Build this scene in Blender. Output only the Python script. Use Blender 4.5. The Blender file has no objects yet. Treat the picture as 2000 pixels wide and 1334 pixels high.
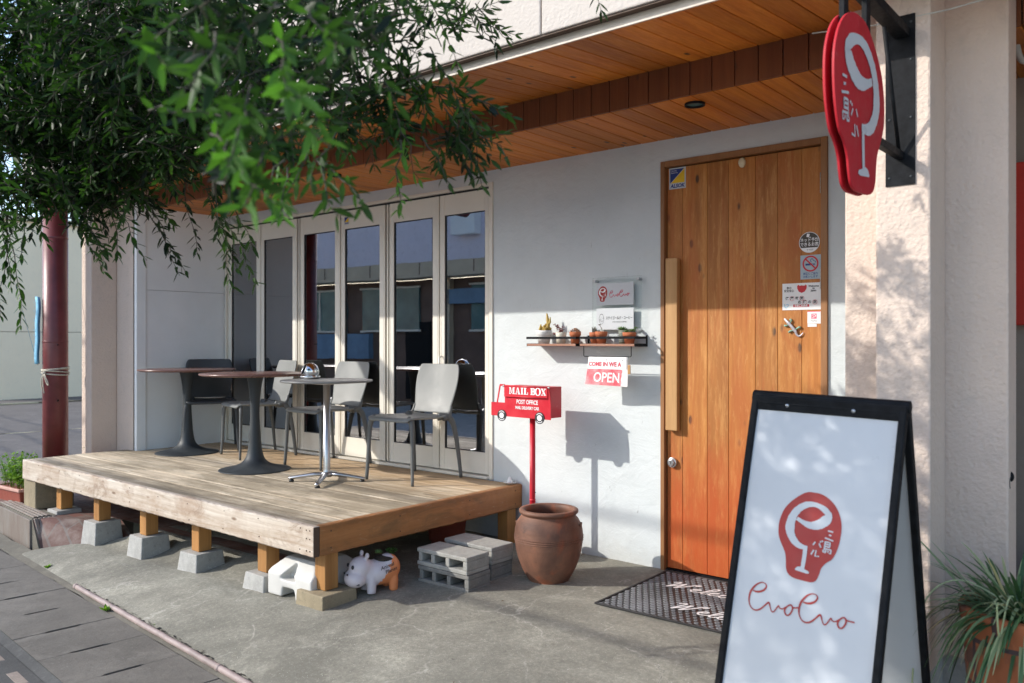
import bpy, bmesh, math, random
from mathutils import Vector, Matrix, Euler, Quaternion
import numpy as np
PI = math.pi; R = math.radians
rng = random.Random(7)
S = bpy.context.scene
C = S.collection

# ------------------------------------------------------------------ camera, sky, sun, exposure
cam = bpy.data.cameras.new('camera'); camo = bpy.data.objects.new('camera', cam); C.objects.link(camo)
cam.sensor_width = 36; cam.lens = 36 * 1615 / 2000
cam.clip_start = .05; cam.clip_end = 2000
cam.dof.use_dof = True; cam.dof.focus_distance = 4.9; cam.dof.aperture_fstop = 3.2
camo.location = (0, 0, 1.38); camo.rotation_euler = (R(90), 0, R(39.78))
S.camera = camo

SUN = Vector((.96, 1, -.765)).normalized()
w = bpy.data.worlds.new('World'); S.world = w; w.use_nodes = True
nt = w.node_tree; bg = nt.nodes['Background']
sky = nt.nodes.new('ShaderNodeTexSky'); sky.sky_type = 'NISHITA'; sky.sun_disc = False
sky.sun_elevation = math.asin(-SUN.z); sky.sun_rotation = math.atan2(-SUN.x, -SUN.y)
sky.air_density = 1.0; sky.dust_density = 1.2; sky.ozone_density = 1.6
nt.links.new(sky.outputs[0], bg.inputs[0]); bg.inputs[1].default_value = .15
sl = bpy.data.lights.new('sun', 'SUN'); sl.energy = 2.0; sl.angle = R(.5); sl.color = (1, .95, .875)
so = bpy.data.objects.new('sun', sl); C.objects.link(so)
so.rotation_euler = SUN.to_track_quat('-Z', 'Y').to_euler(); so.location = (-6, -6, 8)
S.view_settings.view_transform = 'Standard'; S.view_settings.look = 'None'
S.view_settings.exposure = 1.14; S.view_settings.gamma = 1
S.cycles.max_bounces = 12; S.cycles.diffuse_bounces = 8; S.cycles.transparent_max_bounces = 16
S.cycles.use_denoising = True

# ------------------------------------------------------------------ material helpers
class NT:
    def __init__(s, name, rough=.6, metal=0., spec=.5):
        s.m = bpy.data.materials.new(name); s.m.use_nodes = True
        s.t = s.m.node_tree; s.b = s.t.nodes['Principled BSDF']
        s.b.inputs['Roughness'].default_value = rough; s.b.inputs['Metallic'].default_value = metal
        s.b.inputs['Specular IOR Level'].default_value = spec
        s._c = {}
    def n(s, k, **kw):
        x = s.t.nodes.new(k)
        for a, v in kw.items(): setattr(x, a, v)
        return x
    def l(s, a, b): s.t.links.new(a, b)
    def coord(s, sc=(1, 1, 1), rnd=0.):
        tc = s.n('ShaderNodeTexCoord'); mp = s.n('ShaderNodeMapping'); mp.inputs['Scale'].default_value = sc
        out = tc.outputs['Object']
        if rnd:
            at = s.n('ShaderNodeAttribute', attribute_name='rnd'); mu = s.n('ShaderNodeMath', operation='MULTIPLY'); mu.inputs[1].default_value = rnd
            s.l(at.outputs['Fac'], mu.inputs[0]); ad = s.n('ShaderNodeVectorMath', operation='ADD')
            s.l(out, ad.inputs[0]); s.l(mu.outputs[0], ad.inputs[1]); out = ad.outputs[0]
        s.l(out, mp.inputs[0]); return mp.outputs[0]
    def rnd(s): return s.n('ShaderNodeAttribute', attribute_name='rnd').outputs['Fac']
    def noise(s, co, scale, detail=6, rough=.55, dist=0.):
        x = s.n('ShaderNodeTexNoise'); x.inputs['Scale'].default_value = scale; x.inputs['Detail'].default_value = detail
        x.inputs['Roughness'].default_value = rough; x.inputs['Distortion'].default_value = dist
        s.l(co, x.inputs['Vector']); return x.outputs['Fac']
    def voro(s, co, scale, feature='F1', rand=1.):
        x = s.n('ShaderNodeTexVoronoi', feature=feature); x.inputs['Scale'].default_value = scale; x.inputs['Randomness'].default_value = rand
        s.l(co, x.inputs['Vector']); return x.outputs['Distance']
    def ramp(s, f, stops):
        x = s.n('ShaderNodeValToRGB'); e = x.color_ramp.elements
        while len(e) < len(stops): e.new(.5)
        for i, (p, c) in enumerate(stops):
            e[i].position = p
            e[i].color = (c, c, c, 1) if isinstance(c, (int, float)) else (*c, 1)
        s.l(f, x.inputs[0]); return x.outputs[0]
    def mix(s, f, a, b, mode='MIX'):
        x = s.n('ShaderNodeMix', data_type='RGBA', blend_type=mode)
        for i, v in ((0, f), (6, a), (7, b)):
            if isinstance(v, (int, float)): x.inputs[i].default_value = v if i == 0 else (v, v, v, 1)
            elif isinstance(v, tuple): x.inputs[i].default_value = (*v, 1)
            else: s.l(v, x.inputs[i])
        return x.outputs[2]
    def math(s, op, a, b=0., c=0.):
        x = s.n('ShaderNodeMath', operation=op)
        for i, v in enumerate((a, b, c)):
            if isinstance(v, (int, float)): x.inputs[i].default_value = v
            else: s.l(v, x.inputs[i])
        return x.outputs[0]
    def sep(s, co):
        x = s.n('ShaderNodeSeparateXYZ'); s.l(co, x.inputs[0]); return x.outputs
    def base(s, v):
        if isinstance(v, tuple): s.b.inputs['Base Color'].default_value = (*v, 1)
        else: s.l(v, s.b.inputs['Base Color'])
        return s
    def rough(s, v): s.l(v, s.b.inputs['Roughness']); return s
    def bump(s, h, st=.3, d=.01, prev=None):
        x = s.n('ShaderNodeBump'); x.inputs['Strength'].default_value = st; x.inputs['Distance'].default_value = d
        s.l(h, x.inputs['Height'])
        if prev is not None: s.l(prev, x.inputs['Normal'])
        s.l(x.outputs[0], s.b.inputs['Normal']); return x.outputs[0]

def simple(name, col, rough=.5, metal=0., var=.12, scale=12, spec=.5, bump=0., bscale=150):
    m = NT(name, rough, metal, spec); co = m.coord()
    f = m.noise(co, scale, 5, .6)
    a = tuple(c * (1 - var) for c in col); b = tuple(min(1, c * (1 + var)) for c in col)
    m.base(m.ramp(f, [(.3, a), (.7, b)]))
    m.rough(m.ramp(m.noise(co, scale * 2.3, 4), [(.3, max(0, rough - .08)), (.7, min(1, rough + .08))]))
    if bump: m.bump(m.noise(co, bscale, 4), bump, .004)
    return m.m

def wood(name, c1, c2, grain, rnd=5., rough=.55, knots=0., plankvar=.25, sc=1., dark=(.08, .035, .015), bump=.25):
    """grain: axis index of the fibre direction"""
    m = NT(name, rough)
    s3 = [22 * sc] * 3; s3[grain] = 1.1 * sc
    co = m.coord(tuple(s3), rnd); f = m.noise(co, 1.0, 7, .62, .6)
    s4 = [60 * sc] * 3; s4[grain] = 2.5 * sc
    g = m.noise(m.coord(tuple(s4), rnd), 1.6, 4, .7)
    col = m.ramp(f, [(.28, c1), (.5, tuple((a + b) / 2 for a, b in zip(c1, c2))), (.74, c2)])
    col = m.mix(m.math('MULTIPLY', g, .35), col, dark)
    pv = m.ramp(m.rnd(), [(0, 1 - plankvar), (1, 1 + plankvar * .4)])
    col = m.mix(1., col, pv, 'MULTIPLY')
    if knots:
        k3 = [9.] * 3; k3[grain] = 4.
        v = m.voro(m.coord(tuple(k3), rnd * 3), 1.)
        col = m.mix(m.ramp(v, [(.07, 1.), (.13, 0.)]), col, dark)
    m.base(col); m.bump(g, bump, .004)
    m.rough(m.ramp(g, [(.3, rough - .1), (.7, rough + .15)]))
    return m

def stucco(name, c, rough=.85, bump=.5, bs=70, blotch=.1, stain=(.35, .33, .3), sd=.25):
    m = NT(name, rough, 0, .25); co = m.coord()
    f = m.noise(co, 1.3, 6, .6); g = m.noise(co, 9, 5, .6)
    col = m.ramp(f, [(.3, tuple(x * (1 - blotch) for x in c)), (.7, c)])
    col = m.mix(m.math('MULTIPLY', m.ramp(g, [(.55, 0.), (.8, 1.)]), sd), col, stain)
    drip = m.noise(m.coord((7, 7, .7)), 1., 5, .6)
    col = m.mix(m.math('MULTIPLY', m.ramp(drip, [(.58, 0.), (.78, 1.)]), sd * .6), col, stain)
    m.base(col)
    n1 = m.noise(co, bs, 4, .6); n2 = m.voro(co, bs * 1.4)
    b = m.bump(n1, bump, .008); m.bump(n2, bump * .6, .004, b)
    return m

M = {}
# white hand-trowelled plaster of the cafe front
m = NT('white_plaster', .8, 0, .3); co = m.coord()
f = m.noise(co, 1.7, 7, .62); g = m.noise(co, 5.5, 8, .68, .8)
col = m.ramp(f, [(.3, (.57, .61, .615)), (.65, (.645, .685, .69))])
col = m.mix(m.math('MULTIPLY', m.ramp(g, [(.56, 0.), (.72, 1.)]), .14), col, (.5, .5, .5))
sc = m.noise(m.coord((30, 30, 8)), 1., 3, .5, 2.); sp = m.noise(co, 14, 2)
col = m.mix(m.math('MULTIPLY', m.math('MULTIPLY', m.ramp(sc, [(.70, 0.), (.73, 1.)]), m.ramp(sp, [(.5, 0.), (.6, 1.)])), .5), col, (.3, .3, .3))
z = m.sep(co)[2]; sp2 = m.noise(co, 16, 7, .75)
col = m.mix(m.math('MULTIPLY', m.ramp(m.math('ADD', z, m.math('MULTIPLY', sp2, .22)), [(.06, 1.), (.24, 0.)]), .4), col, (.40, .36, .30))
drip = m.noise(m.coord((9, 9, .55)), 1., 6, .65); col = m.mix(m.math('MULTIPLY', m.ramp(drip, [(.56, 0.), (.74, 1.)]), .16), col, (.5, .5, .48))
spk = m.noise(co, 55, 2, .5); col = m.mix(m.ramp(spk, [(.76, 0.), (.79, .6)]), col, (.3, .29, .28))
m.base(col); b = m.bump(m.noise(m.coord((3, 3, 5)), 1.6, 6, .6, 1.5), .16, .03); b = m.bump(g, .3, .02, b); m.bump(m.noise(co, 90, 3), .15, .004, b); M['plaster'] = m.m
M['white_paint'] = simple('white_painted_board', (.84, .86, .86), .5, var=.04, scale=3, bump=.05)
M['stucco'] = stucco('beige_stucco', (.70, .575, .485), bump=.8, bs=42).m
M['stucco_up'] = stucco('cream_stucco', (.56, .51, .46), bump=.5, bs=45, blotch=.05, sd=.12).m
M['flash'] = simple('beige_metal_flashing', (.6, .52, .43), .5, var=.06)
M['brown_dark'] = simple('dark_brown_board', (.09, .055, .035), .7)
M['soffit'] = wood('cedar_soffit', (.55, .14, .010), (.86, .31, .032), 1, knots=1, plankvar=.36, rough=.5).m
M['beamw'] = wood('dark_cedar_board', (.17, .045, .012), (.25, .08, .022), 2, knots=1, plankvar=.14, rough=.55).m
# door wood: honey above, worn to rust red low down
m = wood('door_wood', (.42, .13, .018), (.62, .245, .046), 2, plankvar=.2, rough=.55, knots=1, sc=.8, bump=.12)
co = m.coord(); z = m.sep(co)[2]
base = m.b.inputs['Base Color'].links[0].from_socket
wn = m.noise(m.coord((9, 9, 1.6), 3), 1., 6, .65)
low = m.math('MULTIPLY', m.ramp(m.math('ADD', m.math('MULTIPLY', z, .55), m.math('MULTIPLY', wn, .5)), [(.40, 1.), (.74, 0.)]), .92)
col = m.mix(low, base, (.42, .078, .010))
pale = m.math('MULTIPLY', m.ramp(m.noise(m.coord((16, 16, 2.0), 2), 1., 7, .75), [(.50, 0.), (.68, 1.)]), .5)
col = m.mix(pale, col, (.70, .36, .11)); rs = m.noise(m.coord((7, 7, 1.1), 4), 1., 7, .7, .8); col = m.mix(m.math('MULTIPLY', m.ramp(rs, [(.5, 0.), (.64, 1.)]), .65), col, (.40, .10, .016))
fl_ = m.noise(m.coord((60, 60, 12), 2), 1., 4, .7); col = m.mix(m.math('MULTIPLY', m.ramp(fl_, [(.56, 0.), (.68, 1.)]), .2), col, (.74, .42, .15))
lw = m.noise(m.coord((26, 26, 9), 3), 1., 7, .8); col = m.mix(m.math('MULTIPLY', low, m.ramp(lw, [(.40, .95), (.62, .35)])), col, (.44, .072, .008))
dk = m.noise(m.coord((11, 11, 1.4), 6), 1., 7, .75); col = m.mix(m.math('MULTIPLY', m.ramp(dk, [(.56, 0.), (.7, 1.)]), .5), col, (.22, .075, .016))
m.base(col); m.bump(lw, .15, .004); M['door'] = m.m
M['door_frame'] = wood('door_frame_wood', (.30, .13, .045), (.42, .20, .075), 2, plankvar=.1).m
M['handle_wood'] = wood('handle_wood', (.5, .27, .1), (.62, .36, .15), 2, plankvar=.05, sc=1.4, bump=.1).m
# deck: weathered grey, browner towards the doors
m = NT('weathered_deck', .75, 0, .3)
co = m.coord((1.2, 26, 26), 4); f = m.noise(co, 1., 7, .65, .5); big = m.noise(m.coord((1, 2.2, 1)), 1.6, 6, .65)
col = m.ramp(f, [(.25, (.27, .205, .13)), (.5, (.58, .485, .355)), (.78, (.78, .71, .575))])
col = m.mix(m.math('MULTIPLY', m.ramp(big, [(.44, 0.), (.58, 1.)]), .72), col, (.27, .225, .155))
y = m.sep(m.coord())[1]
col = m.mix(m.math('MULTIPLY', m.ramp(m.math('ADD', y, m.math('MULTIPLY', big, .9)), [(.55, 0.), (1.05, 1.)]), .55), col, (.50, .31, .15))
gr = m.noise(m.coord((2.2, 30, 30), 7), 1., 6, .75, 1.5); pt = m.noise(m.coord((1.6, 3., 1)), 1.2, 5, .6)
col = m.mix(m.math('MULTIPLY', m.math('MULTIPLY', m.ramp(gr, [(.5, 0.), (.64, 1.)]), m.ramp(pt, [(.44, 0.), (.58, 1.)])), .85), col, (.15, .12, .085))
spots = m.noise(m.coord((5, 16, 5), 9), 1., 4, .6, 1.)
col = m.mix(m.ramp(spots, [(.70, 0.), (.74, .8)]), col, (.13, .10, .075))
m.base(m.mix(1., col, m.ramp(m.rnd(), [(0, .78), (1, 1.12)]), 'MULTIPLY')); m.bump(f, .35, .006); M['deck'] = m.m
m = NT('bleached_beam', .7, 0, .3)
co = m.coord((1.0, 20, 20), 2); f = m.noise(co, 1., 7, .66, 1.); big = m.noise(m.coord((1.5, 3, 3)), 1.5, 6, .7)
col = m.ramp(f, [(.25, (.34, .25, .17)), (.5, (.55, .47, .385)), (.75, (.70, .645, .565))])
col = m.mix(m.math('MULTIPLY', m.ramp(big, [(.46, 0.), (.62, 1.)]), .6), col, (.33, .215, .14))
st = m.noise(m.coord((2.2, 8, 5)), 1.2, 7, .75, 2.); col = m.mix(m.math('MULTIPLY', m.ramp(st, [(.54, 0.), (.66, 1.)]), .6), col, (.24, .16, .11))
col = m.mix(m.math('MULTIPLY', m.ramp(m.noise(m.coord((1.3, 40, 40), 2), 1., 6, .8), [(.56, 0.), (.7, 1.)]), .5), col, (.20, .14, .10))
k = m.voro(m.coord((3, 9, 9)), 1.); col = m.mix(m.ramp(k, [(.05, .8), (.11, 0.)]), col, (.16, .09, .05))
m.base(col); m.bump(f, .3, .005); M['beam_white'] = m.m
m = wood('stained_beam', (.30, .115, .032), (.52, .23, .075), 1, rough=.5, plankvar=.1, sc=.7)
base = m.b.inputs['Base Color'].links[0].from_socket
wr = m.noise(m.coord((6, 2.0, 9)), 1., 7, .7, 1.2)
col = m.mix(m.math('MULTIPLY', m.ramp(wr, [(.48, 0.), (.64, 1.)]), .6), base, (.15, .085, .035))
col = m.mix(m.math('MULTIPLY', m.ramp(m.noise(m.coord((20, 5, 30)), 1., 6, .7, 2.), [(.60, 0.), (.72, 1.)]), .6), col, (.55, .42, .28))
m.base(col); M['beam_brown'] = m.m
M['post'] = wood('post_wood', (.38, .17, .045), (.58, .29, .09), 2, plankvar=.25, sc=.8).m
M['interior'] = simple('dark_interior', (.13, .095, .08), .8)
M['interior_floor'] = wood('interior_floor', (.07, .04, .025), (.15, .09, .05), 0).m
M['alu'] = simple('cream_aluminium', (.76, .72, .63), .4, var=.04, scale=4)
M['black'] = simple('black_rubber', (.012, .012, .013), .5)
M['black_metal'] = simple('black_painted_metal', (.010, .011, .013), .55, var=.4, scale=30, spec=.12)
M['steel'] = simple('brushed_steel', (.55, .55, .56), .33, 1., var=.06, scale=4)
M['chrome'] = simple('chrome', (.75, .75, .75), .1, 1., var=.05)
# glass
m = NT('window_glass'); t = m.t
fr = m.n('ShaderNodeFresnel'); fr.inputs['IOR'].default_value = 3.8
gl = m.n('ShaderNodeBsdfGlossy'); gl.inputs['Roughness'].default_value = .0; gl.inputs['Color'].default_value = (.93, .95, 1, 1)
tr = m.n('ShaderNodeBsdfTransparent'); tr.inputs['Color'].default_value = (.80, .88, .88, 1)
mx = m.n('ShaderNodeMixShader'); m.l(fr.outputs[0], mx.inputs[0]); m.l(tr.outputs[0], mx.inputs[1]); m.l(gl.outputs[0], mx.inputs[2])
nb = m.n('ShaderNodeBump'); nb.inputs['Strength'].default_value = .006; nb.inputs['Distance'].default_value = .05
m.l(m.noise(m.coord(), 2.2, 2), nb.inputs['Height']); m.l(nb.outputs[0], gl.inputs['Normal'])
m.l(mx.outputs[0], t.nodes['Material Output'].inputs[0]); M['glass'] = m.m
m = NT('clear_acrylic'); t = m.t
fr = m.n('ShaderNodeFresnel'); fr.inputs['IOR'].default_value = 1.22
gl = m.n('ShaderNodeBsdfGlossy'); gl.inputs['Roughness'].default_value = .03
tr = m.n('ShaderNodeBsdfTransparent'); tr.inputs['Color'].default_value = (.985, .995, .99, 1)
mx = m.n('ShaderNodeMixShader'); m.l(fr.outputs[0], mx.inputs[0]); m.l(tr.outputs[0], mx.inputs[1]); m.l(gl.outputs[0], mx.inputs[2])
m.l(mx.outputs[0], t.nodes['Material Output'].inputs[0]); M['acrylic'] = m.m

def concrete(name, c, crack=False, bs=120, blot=.35, vein=(.52, .5, .44)):
    m = NT(name, .85, 0, .3); co = m.coord()
    f = m.noise(co, .9, 8, .65, .4); g = m.noise(co, 6, 8, .7); h = m.noise(co, bs, 3, .6)
    col = m.ramp(f, [(.28, tuple(x * (1 - blot) for x in c)), (.7, tuple(x * 1.12 for x in c))])
    col = m.mix(m.math('MULTIPLY', m.ramp(g, [(.42, 0.), (.7, 1.)]), .55), col, tuple(x * .55 for x in c))
    col = m.mix(m.math('MULTIPLY', m.ramp(m.noise(co, 2.6, 8, .7, .8), [(.54, 0.), (.72, 1.)]), .5), col, tuple(min(1, x * 1.55) for x in c))
    col = m.mix(m.math('MULTIPLY', m.ramp(m.noise(co, 22, 8, .8), [(.5, 0.), (.66, 1.)]), .35), col, tuple(x * .5 for x in c))
    col = m.mix(m.math('MULTIPLY', m.ramp(h, [(.6, 0.), (.72, 1.)]), .35), col, tuple(min(1, x * 1.7) for x in c))
    col = m.mix(m.math('MULTIPLY', m.ramp(m.noise(co, bs * .7, 3, .6), [(.6, 0.), (.72, 1.)]), .4), col, tuple(x * .4 for x in c))
    bh = m.noise(co, 28, 6, .7)
    if crack:
        wv = m.n('ShaderNodeVectorMath', operation='ADD'); nz = m.n('ShaderNodeTexNoise'); nz.inputs['Scale'].default_value = 3.; nz.inputs['Detail'].default_value = 5
        m.l(co, nz.inputs['Vector']); ms = m.n('ShaderNodeVectorMath', operation='SCALE'); ms.inputs['Scale'].default_value = .5
        m.l(nz.outputs['Color'], ms.inputs[0]); m.l(co, wv.inputs[0]); m.l(ms.outputs[0], wv.inputs[1])
        d = m.voro(wv.outputs[0], 1.7, 'DISTANCE_TO_EDGE'); d2 = m.voro(wv.outputs[0], 3.9, 'DISTANCE_TO_EDGE')
        msk = m.ramp(m.noise(co, 1.1, 3), [(.46, 0.), (.58, 1.)])
        v1 = m.math('MULTIPLY', m.ramp(d, [(.002, 1.), (.017, 0.)]), m.math('MULTIPLY', m.ramp(m.noise(co, 3.1, 6, .7), [(.42, 0.), (.56, 1.)]), .66))
        col = m.mix(v1, col, vein)
        v2 = m.math('MULTIPLY', m.ramp(d2, [(.002, 1.), (.008, 0.)]), m.math('MULTIPLY', msk, .4)); col = m.mix(v2, col, vein)
        st1 = m.noise(co, .75, 7, .7, .6); col = m.mix(m.math('MULTIPLY', m.ramp(st1, [(.51, 0.), (.61, 1.)]), .65), col, tuple(x * .5 for x in c)); col = m.mix(m.math('MULTIPLY', m.ramp(st1, [(.36, 1.), (.47, 0.)]), .6), col, tuple(min(1, x * 1.5) for x in c))
        cr = m.math('MULTIPLY', m.ramp(d, [(.0015, 1.), (.0045, 0.)]), msk); col = m.mix(m.math('MULTIPLY', cr, .8), col, (.06, .055, .05))
        gg = m.noise(co, 48, 6, .8); col = m.mix(m.math('MULTIPLY', m.ramp(gg, [(.42, 1.), (.56, 0.)]), .4), col, tuple(x * .45 for x in c)); col = m.mix(m.math('MULTIPLY', m.ramp(gg, [(.56, 0.), (.68, 1.)]), .35), col, tuple(min(1, x * 1.8) for x in c))
        sps = m.noise(co, 170, 1, .5); col = m.mix(m.ramp(sps, [(.74, 0.), (.78, .9)]), col, (.75, .74, .7))
    m.base(col); b = m.bump(bh, .3, .012); m.bump(h, .35, .003, b)
    return m.m
M['apron'] = concrete('patched_concrete', (.31, .298, .248), True, 130)
M['slab'] = concrete('slab_concrete', (.175, .163, .145), False, 70, .3)
M['mortar'] = concrete('mortar_strip', (.20, .185, .15), False, 90)
M['pier'] = concrete('pier_concrete', (.46, .455, .43), False, 80, .3)
M['pier_old'] = concrete('mossy_concrete', (.36, .30, .2), False, 60, .4)
M['block'] = concrete('block_concrete', (.40, .39, .355), False, 110, .2)
M['block_rough'] = concrete('coarse_block_concrete', (.27, .26, .24), False, 70, .35)
M['asphalt'] = concrete('asphalt', (.15, .135, .125), False, 60, .3)
M['road'] = concrete('pale_bounce_road', (.46, .45, .42), False, 60, .2)  # mostly hidden road, made pale to bounce light onto the cafe front
M['gravel'] = concrete('dark_gravel', (.10, .10, .098), False, 50, .4)
M['paver'] = concrete('paver_concrete', (.30, .25, .215), False, 90, .2)
M['pipe'] = simple('pink_grey_pvc', (.30, .235, .22), .6, var=.3, scale=7)
# brick tiles
m = NT('brick_tile', .7, 0, .4); co = m.coord()
br = m.n('ShaderNodeTexBrick'); br.inputs['Scale'].default_value = 1.; br.inputs['Brick Width'].default_value = .21; br.inputs['Row Height'].default_value = .1
br.inputs['Mortar Size'].default_value = .006; br.inputs['Color1'].default_value = (.19, .085, .066, 1); br.inputs['Color2'].default_value = (.13, .075, .062, 1); br.inputs['Mortar'].default_value = (.16, .13, .115, 1)
m.l(co, br.inputs['Vector'])
col = m.mix(m.math('MULTIPLY', m.ramp(m.noise(co, 7, 6, .65), [(.45, 0.), (.7, 1.)]), .55), br.outputs['Color'], (.36, .30, .26))
m.base(col); m.bump(br.outputs['Fac'], -.5, .006); M['tile'] = m.m
m = NT('ribbed_tile', .6, 0, .4); co = m.coord()
col = m.ramp(m.noise(m.coord((9, 9, 2)), 1., 5, .65), [(.3, (.20, .145, .12)), (.55, (.25, .215, .185)), (.75, (.29, .275, .25))])
m.base(col); m.bump(m.noise(co, 40, 4), .2, .004); M['ribtile'] = m.m
def plastic(name, col, rough=.42, scuff=.25, bump=.08):
    m = NT(name, rough, 0, .5); co = m.coord()
    f = m.noise(co, 5, 6, .65); g = m.noise(co, 30, 5, .7, 1.)
    c = m.ramp(f, [(.3, tuple(x * .9 for x in col)), (.7, tuple(min(1, x * 1.06) for x in col))])
    c = m.mix(m.math('MULTIPLY', m.ramp(g, [(.58, 0.), (.72, 1.)]), scuff), c, tuple(min(1, x * 1.35 + .02) for x in col))
    m.base(c); m.rough(m.ramp(f, [(.3, rough - .07), (.7, rough + .14)])); m.bump(m.noise(co, 260, 2), bump, .001)
    return m.m
M['chair'] = plastic('grey_resin', (.21, .217, .208), .5, .06)
M['chair_leg'] = plastic('grey_resin_leg', (.115, .12, .118), .45, .15)
M['chair_dark'] = plastic('charcoal_resin', (.045, .05, .055), .45, .2)
M['table_red'] = plastic('maroon_tabletop', (.17, .085, .068), .25, .1)
M['table_grey'] = plastic('grey_tabletop', (.20, .20, .195), .3, .15)
M['cast'] = plastic('slate_cast_iron', (.030, .037, .042), .5, .15)
def redpaint(name, col, rough=.35):
    m = NT(name, rough, 0, .5); co = m.coord()
    f = m.noise(co, 9, 6, .65); g = m.noise(co, 26, 6, .7, .6)
    c = m.ramp(f, [(.3, tuple(x * .86 for x in col)), (.7, col)])
    c = m.mix(m.math('MULTIPLY', m.ramp(g, [(.62, 0.), (.74, 1.)]), .28), c, (.75, .32, .32))
    m.base(c); m.rough(m.ramp(f, [(.3, rough - .08), (.7, rough + .2)])); return m.m
M['mail_red'] = redpaint('mailbox_red', (.62, .018, .035))
M['sign_red'] = redpaint('sign_red', (.50, .006, .018), .55)
M['logo_red'] = simple('logo_red', (.37, .022, .018), .5, var=.06)
M['letter_red'] = simple('lettering_red', (.62, .05, .09), .5, var=.12, scale=40)
M['white'] = simple('white_print', (.8, .8, .8), .5, var=.03)
M['sign_white'] = simple('white_sign_face', (.55, .575, .60), .35, var=.03, scale=3)
M['ink'] = simple('black_ink', (.025, .025, .028), .5)
M['blue_ink'] = simple('navy_ink', (.015, .04, .2), .5)
M['yellow'] = simple('yellow_ink', (.8, .52, .02), .5)
M['pink'] = simple('pink_ink', (.75, .13, .22), .5)
M['sticker_brown'] = simple('brown_sticker', (.055, .045, .035), .5)
M['sticker_grey'] = simple('grey_blue_sticker', (.36, .45, .50), .5, var=.05)
M['noentry'] = simple('signal_red', (.55, .02, .03), .5, var=.05)
M['terracotta'] = simple('terracotta', (.50, .16, .07), .8, var=.22, scale=14, bump=.2, bscale=120)
M['pot_cream'] = simple('cream_ceramic', (.66, .64, .54), .5, var=.08)
M['pot_white'] = simple('white_ceramic', (.75, .75, .73), .5, var=.05)
M['pot_green'] = simple('grey_green_ceramic', (.16, .18, .14), .6, var=.2, scale=30)
M['pot_line'] = simple('grey_stripe', (.32, .33, .33), .6)
M['shelf_wood'] = wood('shelf_wood', (.34, .15, .09), (.52, .28, .19), 0, sc=1.3, plankvar=.1).m
M['soil'] = simple('potting_soil', (.04, .03, .022), .95, var=.4, scale=60, bump=.8)
# big jar
m = NT('brown_stoneware', .6, 0, .4); co = m.coord(); z = m.sep(co)[2]
f = m.noise(co, 5, 7, .68, .4); ring = m.noise(m.coord((1, 1, 60)), 1., 3, .5)
col = m.ramp(f, [(.35, (.125, .062, .042)), (.55, (.20, .095, .06)), (.72, (.31, .13, .075))])
patch = m.noise(co, 3.4, 6, .6, .5)
col = m.mix(m.math('MULTIPLY', m.ramp(patch, [(.52, 0.), (.62, 1.)]), .7), col, (.36, .10, .045))
col = m.mix(m.math('MULTIPLY', m.ramp(m.noise(co, 6.5, 7, .7), [(.62, 0.), (.7, 1.)]), .6), col, (.05, .03, .025))
m.base(col); b = m.bump(ring, .3, .006); m.bump(m.noise(co, 80, 4), .25, .004, b); M['jar'] = m.m
M['planter_terra'] = simple('red_brown_plastic', (.30, .075, .05), .5)
M['planter_rim'] = simple('faded_pink_plastic', (.58, .33, .27), .6)
def leafmat(name, c1, c2, rough=.45, trans=.25, scale=3):
    m = NT(name, rough, 0, .3)
    col = m.ramp(m.rnd(), [(0., c1), (.75, tuple((a + b) / 2 for a, b in zip(c1, c2))), (1., c2)])
    m.base(col)
    tl = m.n('ShaderNodeBsdfTranslucent'); m.l(m.mix(1., col, (1.35, 1.6, .6), 'MULTIPLY'), tl.inputs[0])
    mx = m.n('ShaderNodeMixShader'); mx.inputs[0].default_value = trans
    m.l(m.b.outputs[0], mx.inputs[1]); m.l(tl.outputs[0], mx.inputs[2]); m.l(mx.outputs[0], m.t.nodes['Material Output'].inputs[0])
    return m.m
M['olive'] = leafmat('olive_leaf', (.004, .013, .007), (.095, .235, .036), .5, .34)  # near-black to lime: crown shade and sunlit leaves are put into the colour
M['bark'] = simple('grey_bark', (.17, .145, .11), .9, var=.3, scale=25, bump=.6, bscale=40)
M['twig'] = simple('grey_twig', (.055, .05, .033), .8, var=.2)
M['grass'] = leafmat('variegated_blade', (.06, .12, .05), (.34, .38, .22), .45, .2)
M['leaf_lime'] = leafmat('lime_leaf', (.10, .22, .03), (.30, .45, .06), .5, .3)
M['succ_green'] = leafmat('succulent_green', (.10, .20, .07), (.25, .38, .14), .45, .1)
M['succ_dark'] = leafmat('succulent_maroon', (.12, .02, .025), (.30, .06, .06), .45, .1)
M['succ_gold'] = leafmat('succulent_gold', (.42, .28, .07), (.62, .46, .14), .55, .1)
M['succ_pink'] = leafmat('succulent_pinkbrown', (.26, .13, .08), (.45, .27, .18), .5, .1)
M['succ_grey'] = leafmat('succulent_grey', (.16, .16, .13), (.32, .30, .26), .5, .1)
M['pole'] = simple('maroon_pole_paint', (.16, .034, .034), .38, var=.22, scale=6)
M['banner'] = simple('blue_banner_cloth', (.20, .48, .66), .7, var=.15, scale=9)
M['rope'] = simple('pale_rope', (.55, .50, .40), .9, var=.2, scale=60)
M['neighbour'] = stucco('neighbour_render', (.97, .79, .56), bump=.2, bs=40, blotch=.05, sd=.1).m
M['opp_wall'] = stucco('pale_mauve_render', (.80, .75, .84), bump=.2, bs=30, blotch=.1).m
M['opp_band'] = simple('tan_fascia', (.60, .50, .36), .7, var=.1, scale=2)
M['opp_dark'] = simple('brown_shopfront', (.16, .10, .075), .7, var=.2, scale=2)
M['opp_blue'] = simple('blue_corrugated', (.16, .27, .40), .6, var=.15, scale=3)
M['opp_glass'] = simple('teal_window', (.10, .20, .20), .15, var=.3, scale=1.5)
M['orange'] = plastic('orange_resin', (.62, .17, .02), .4, .05)
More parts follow.
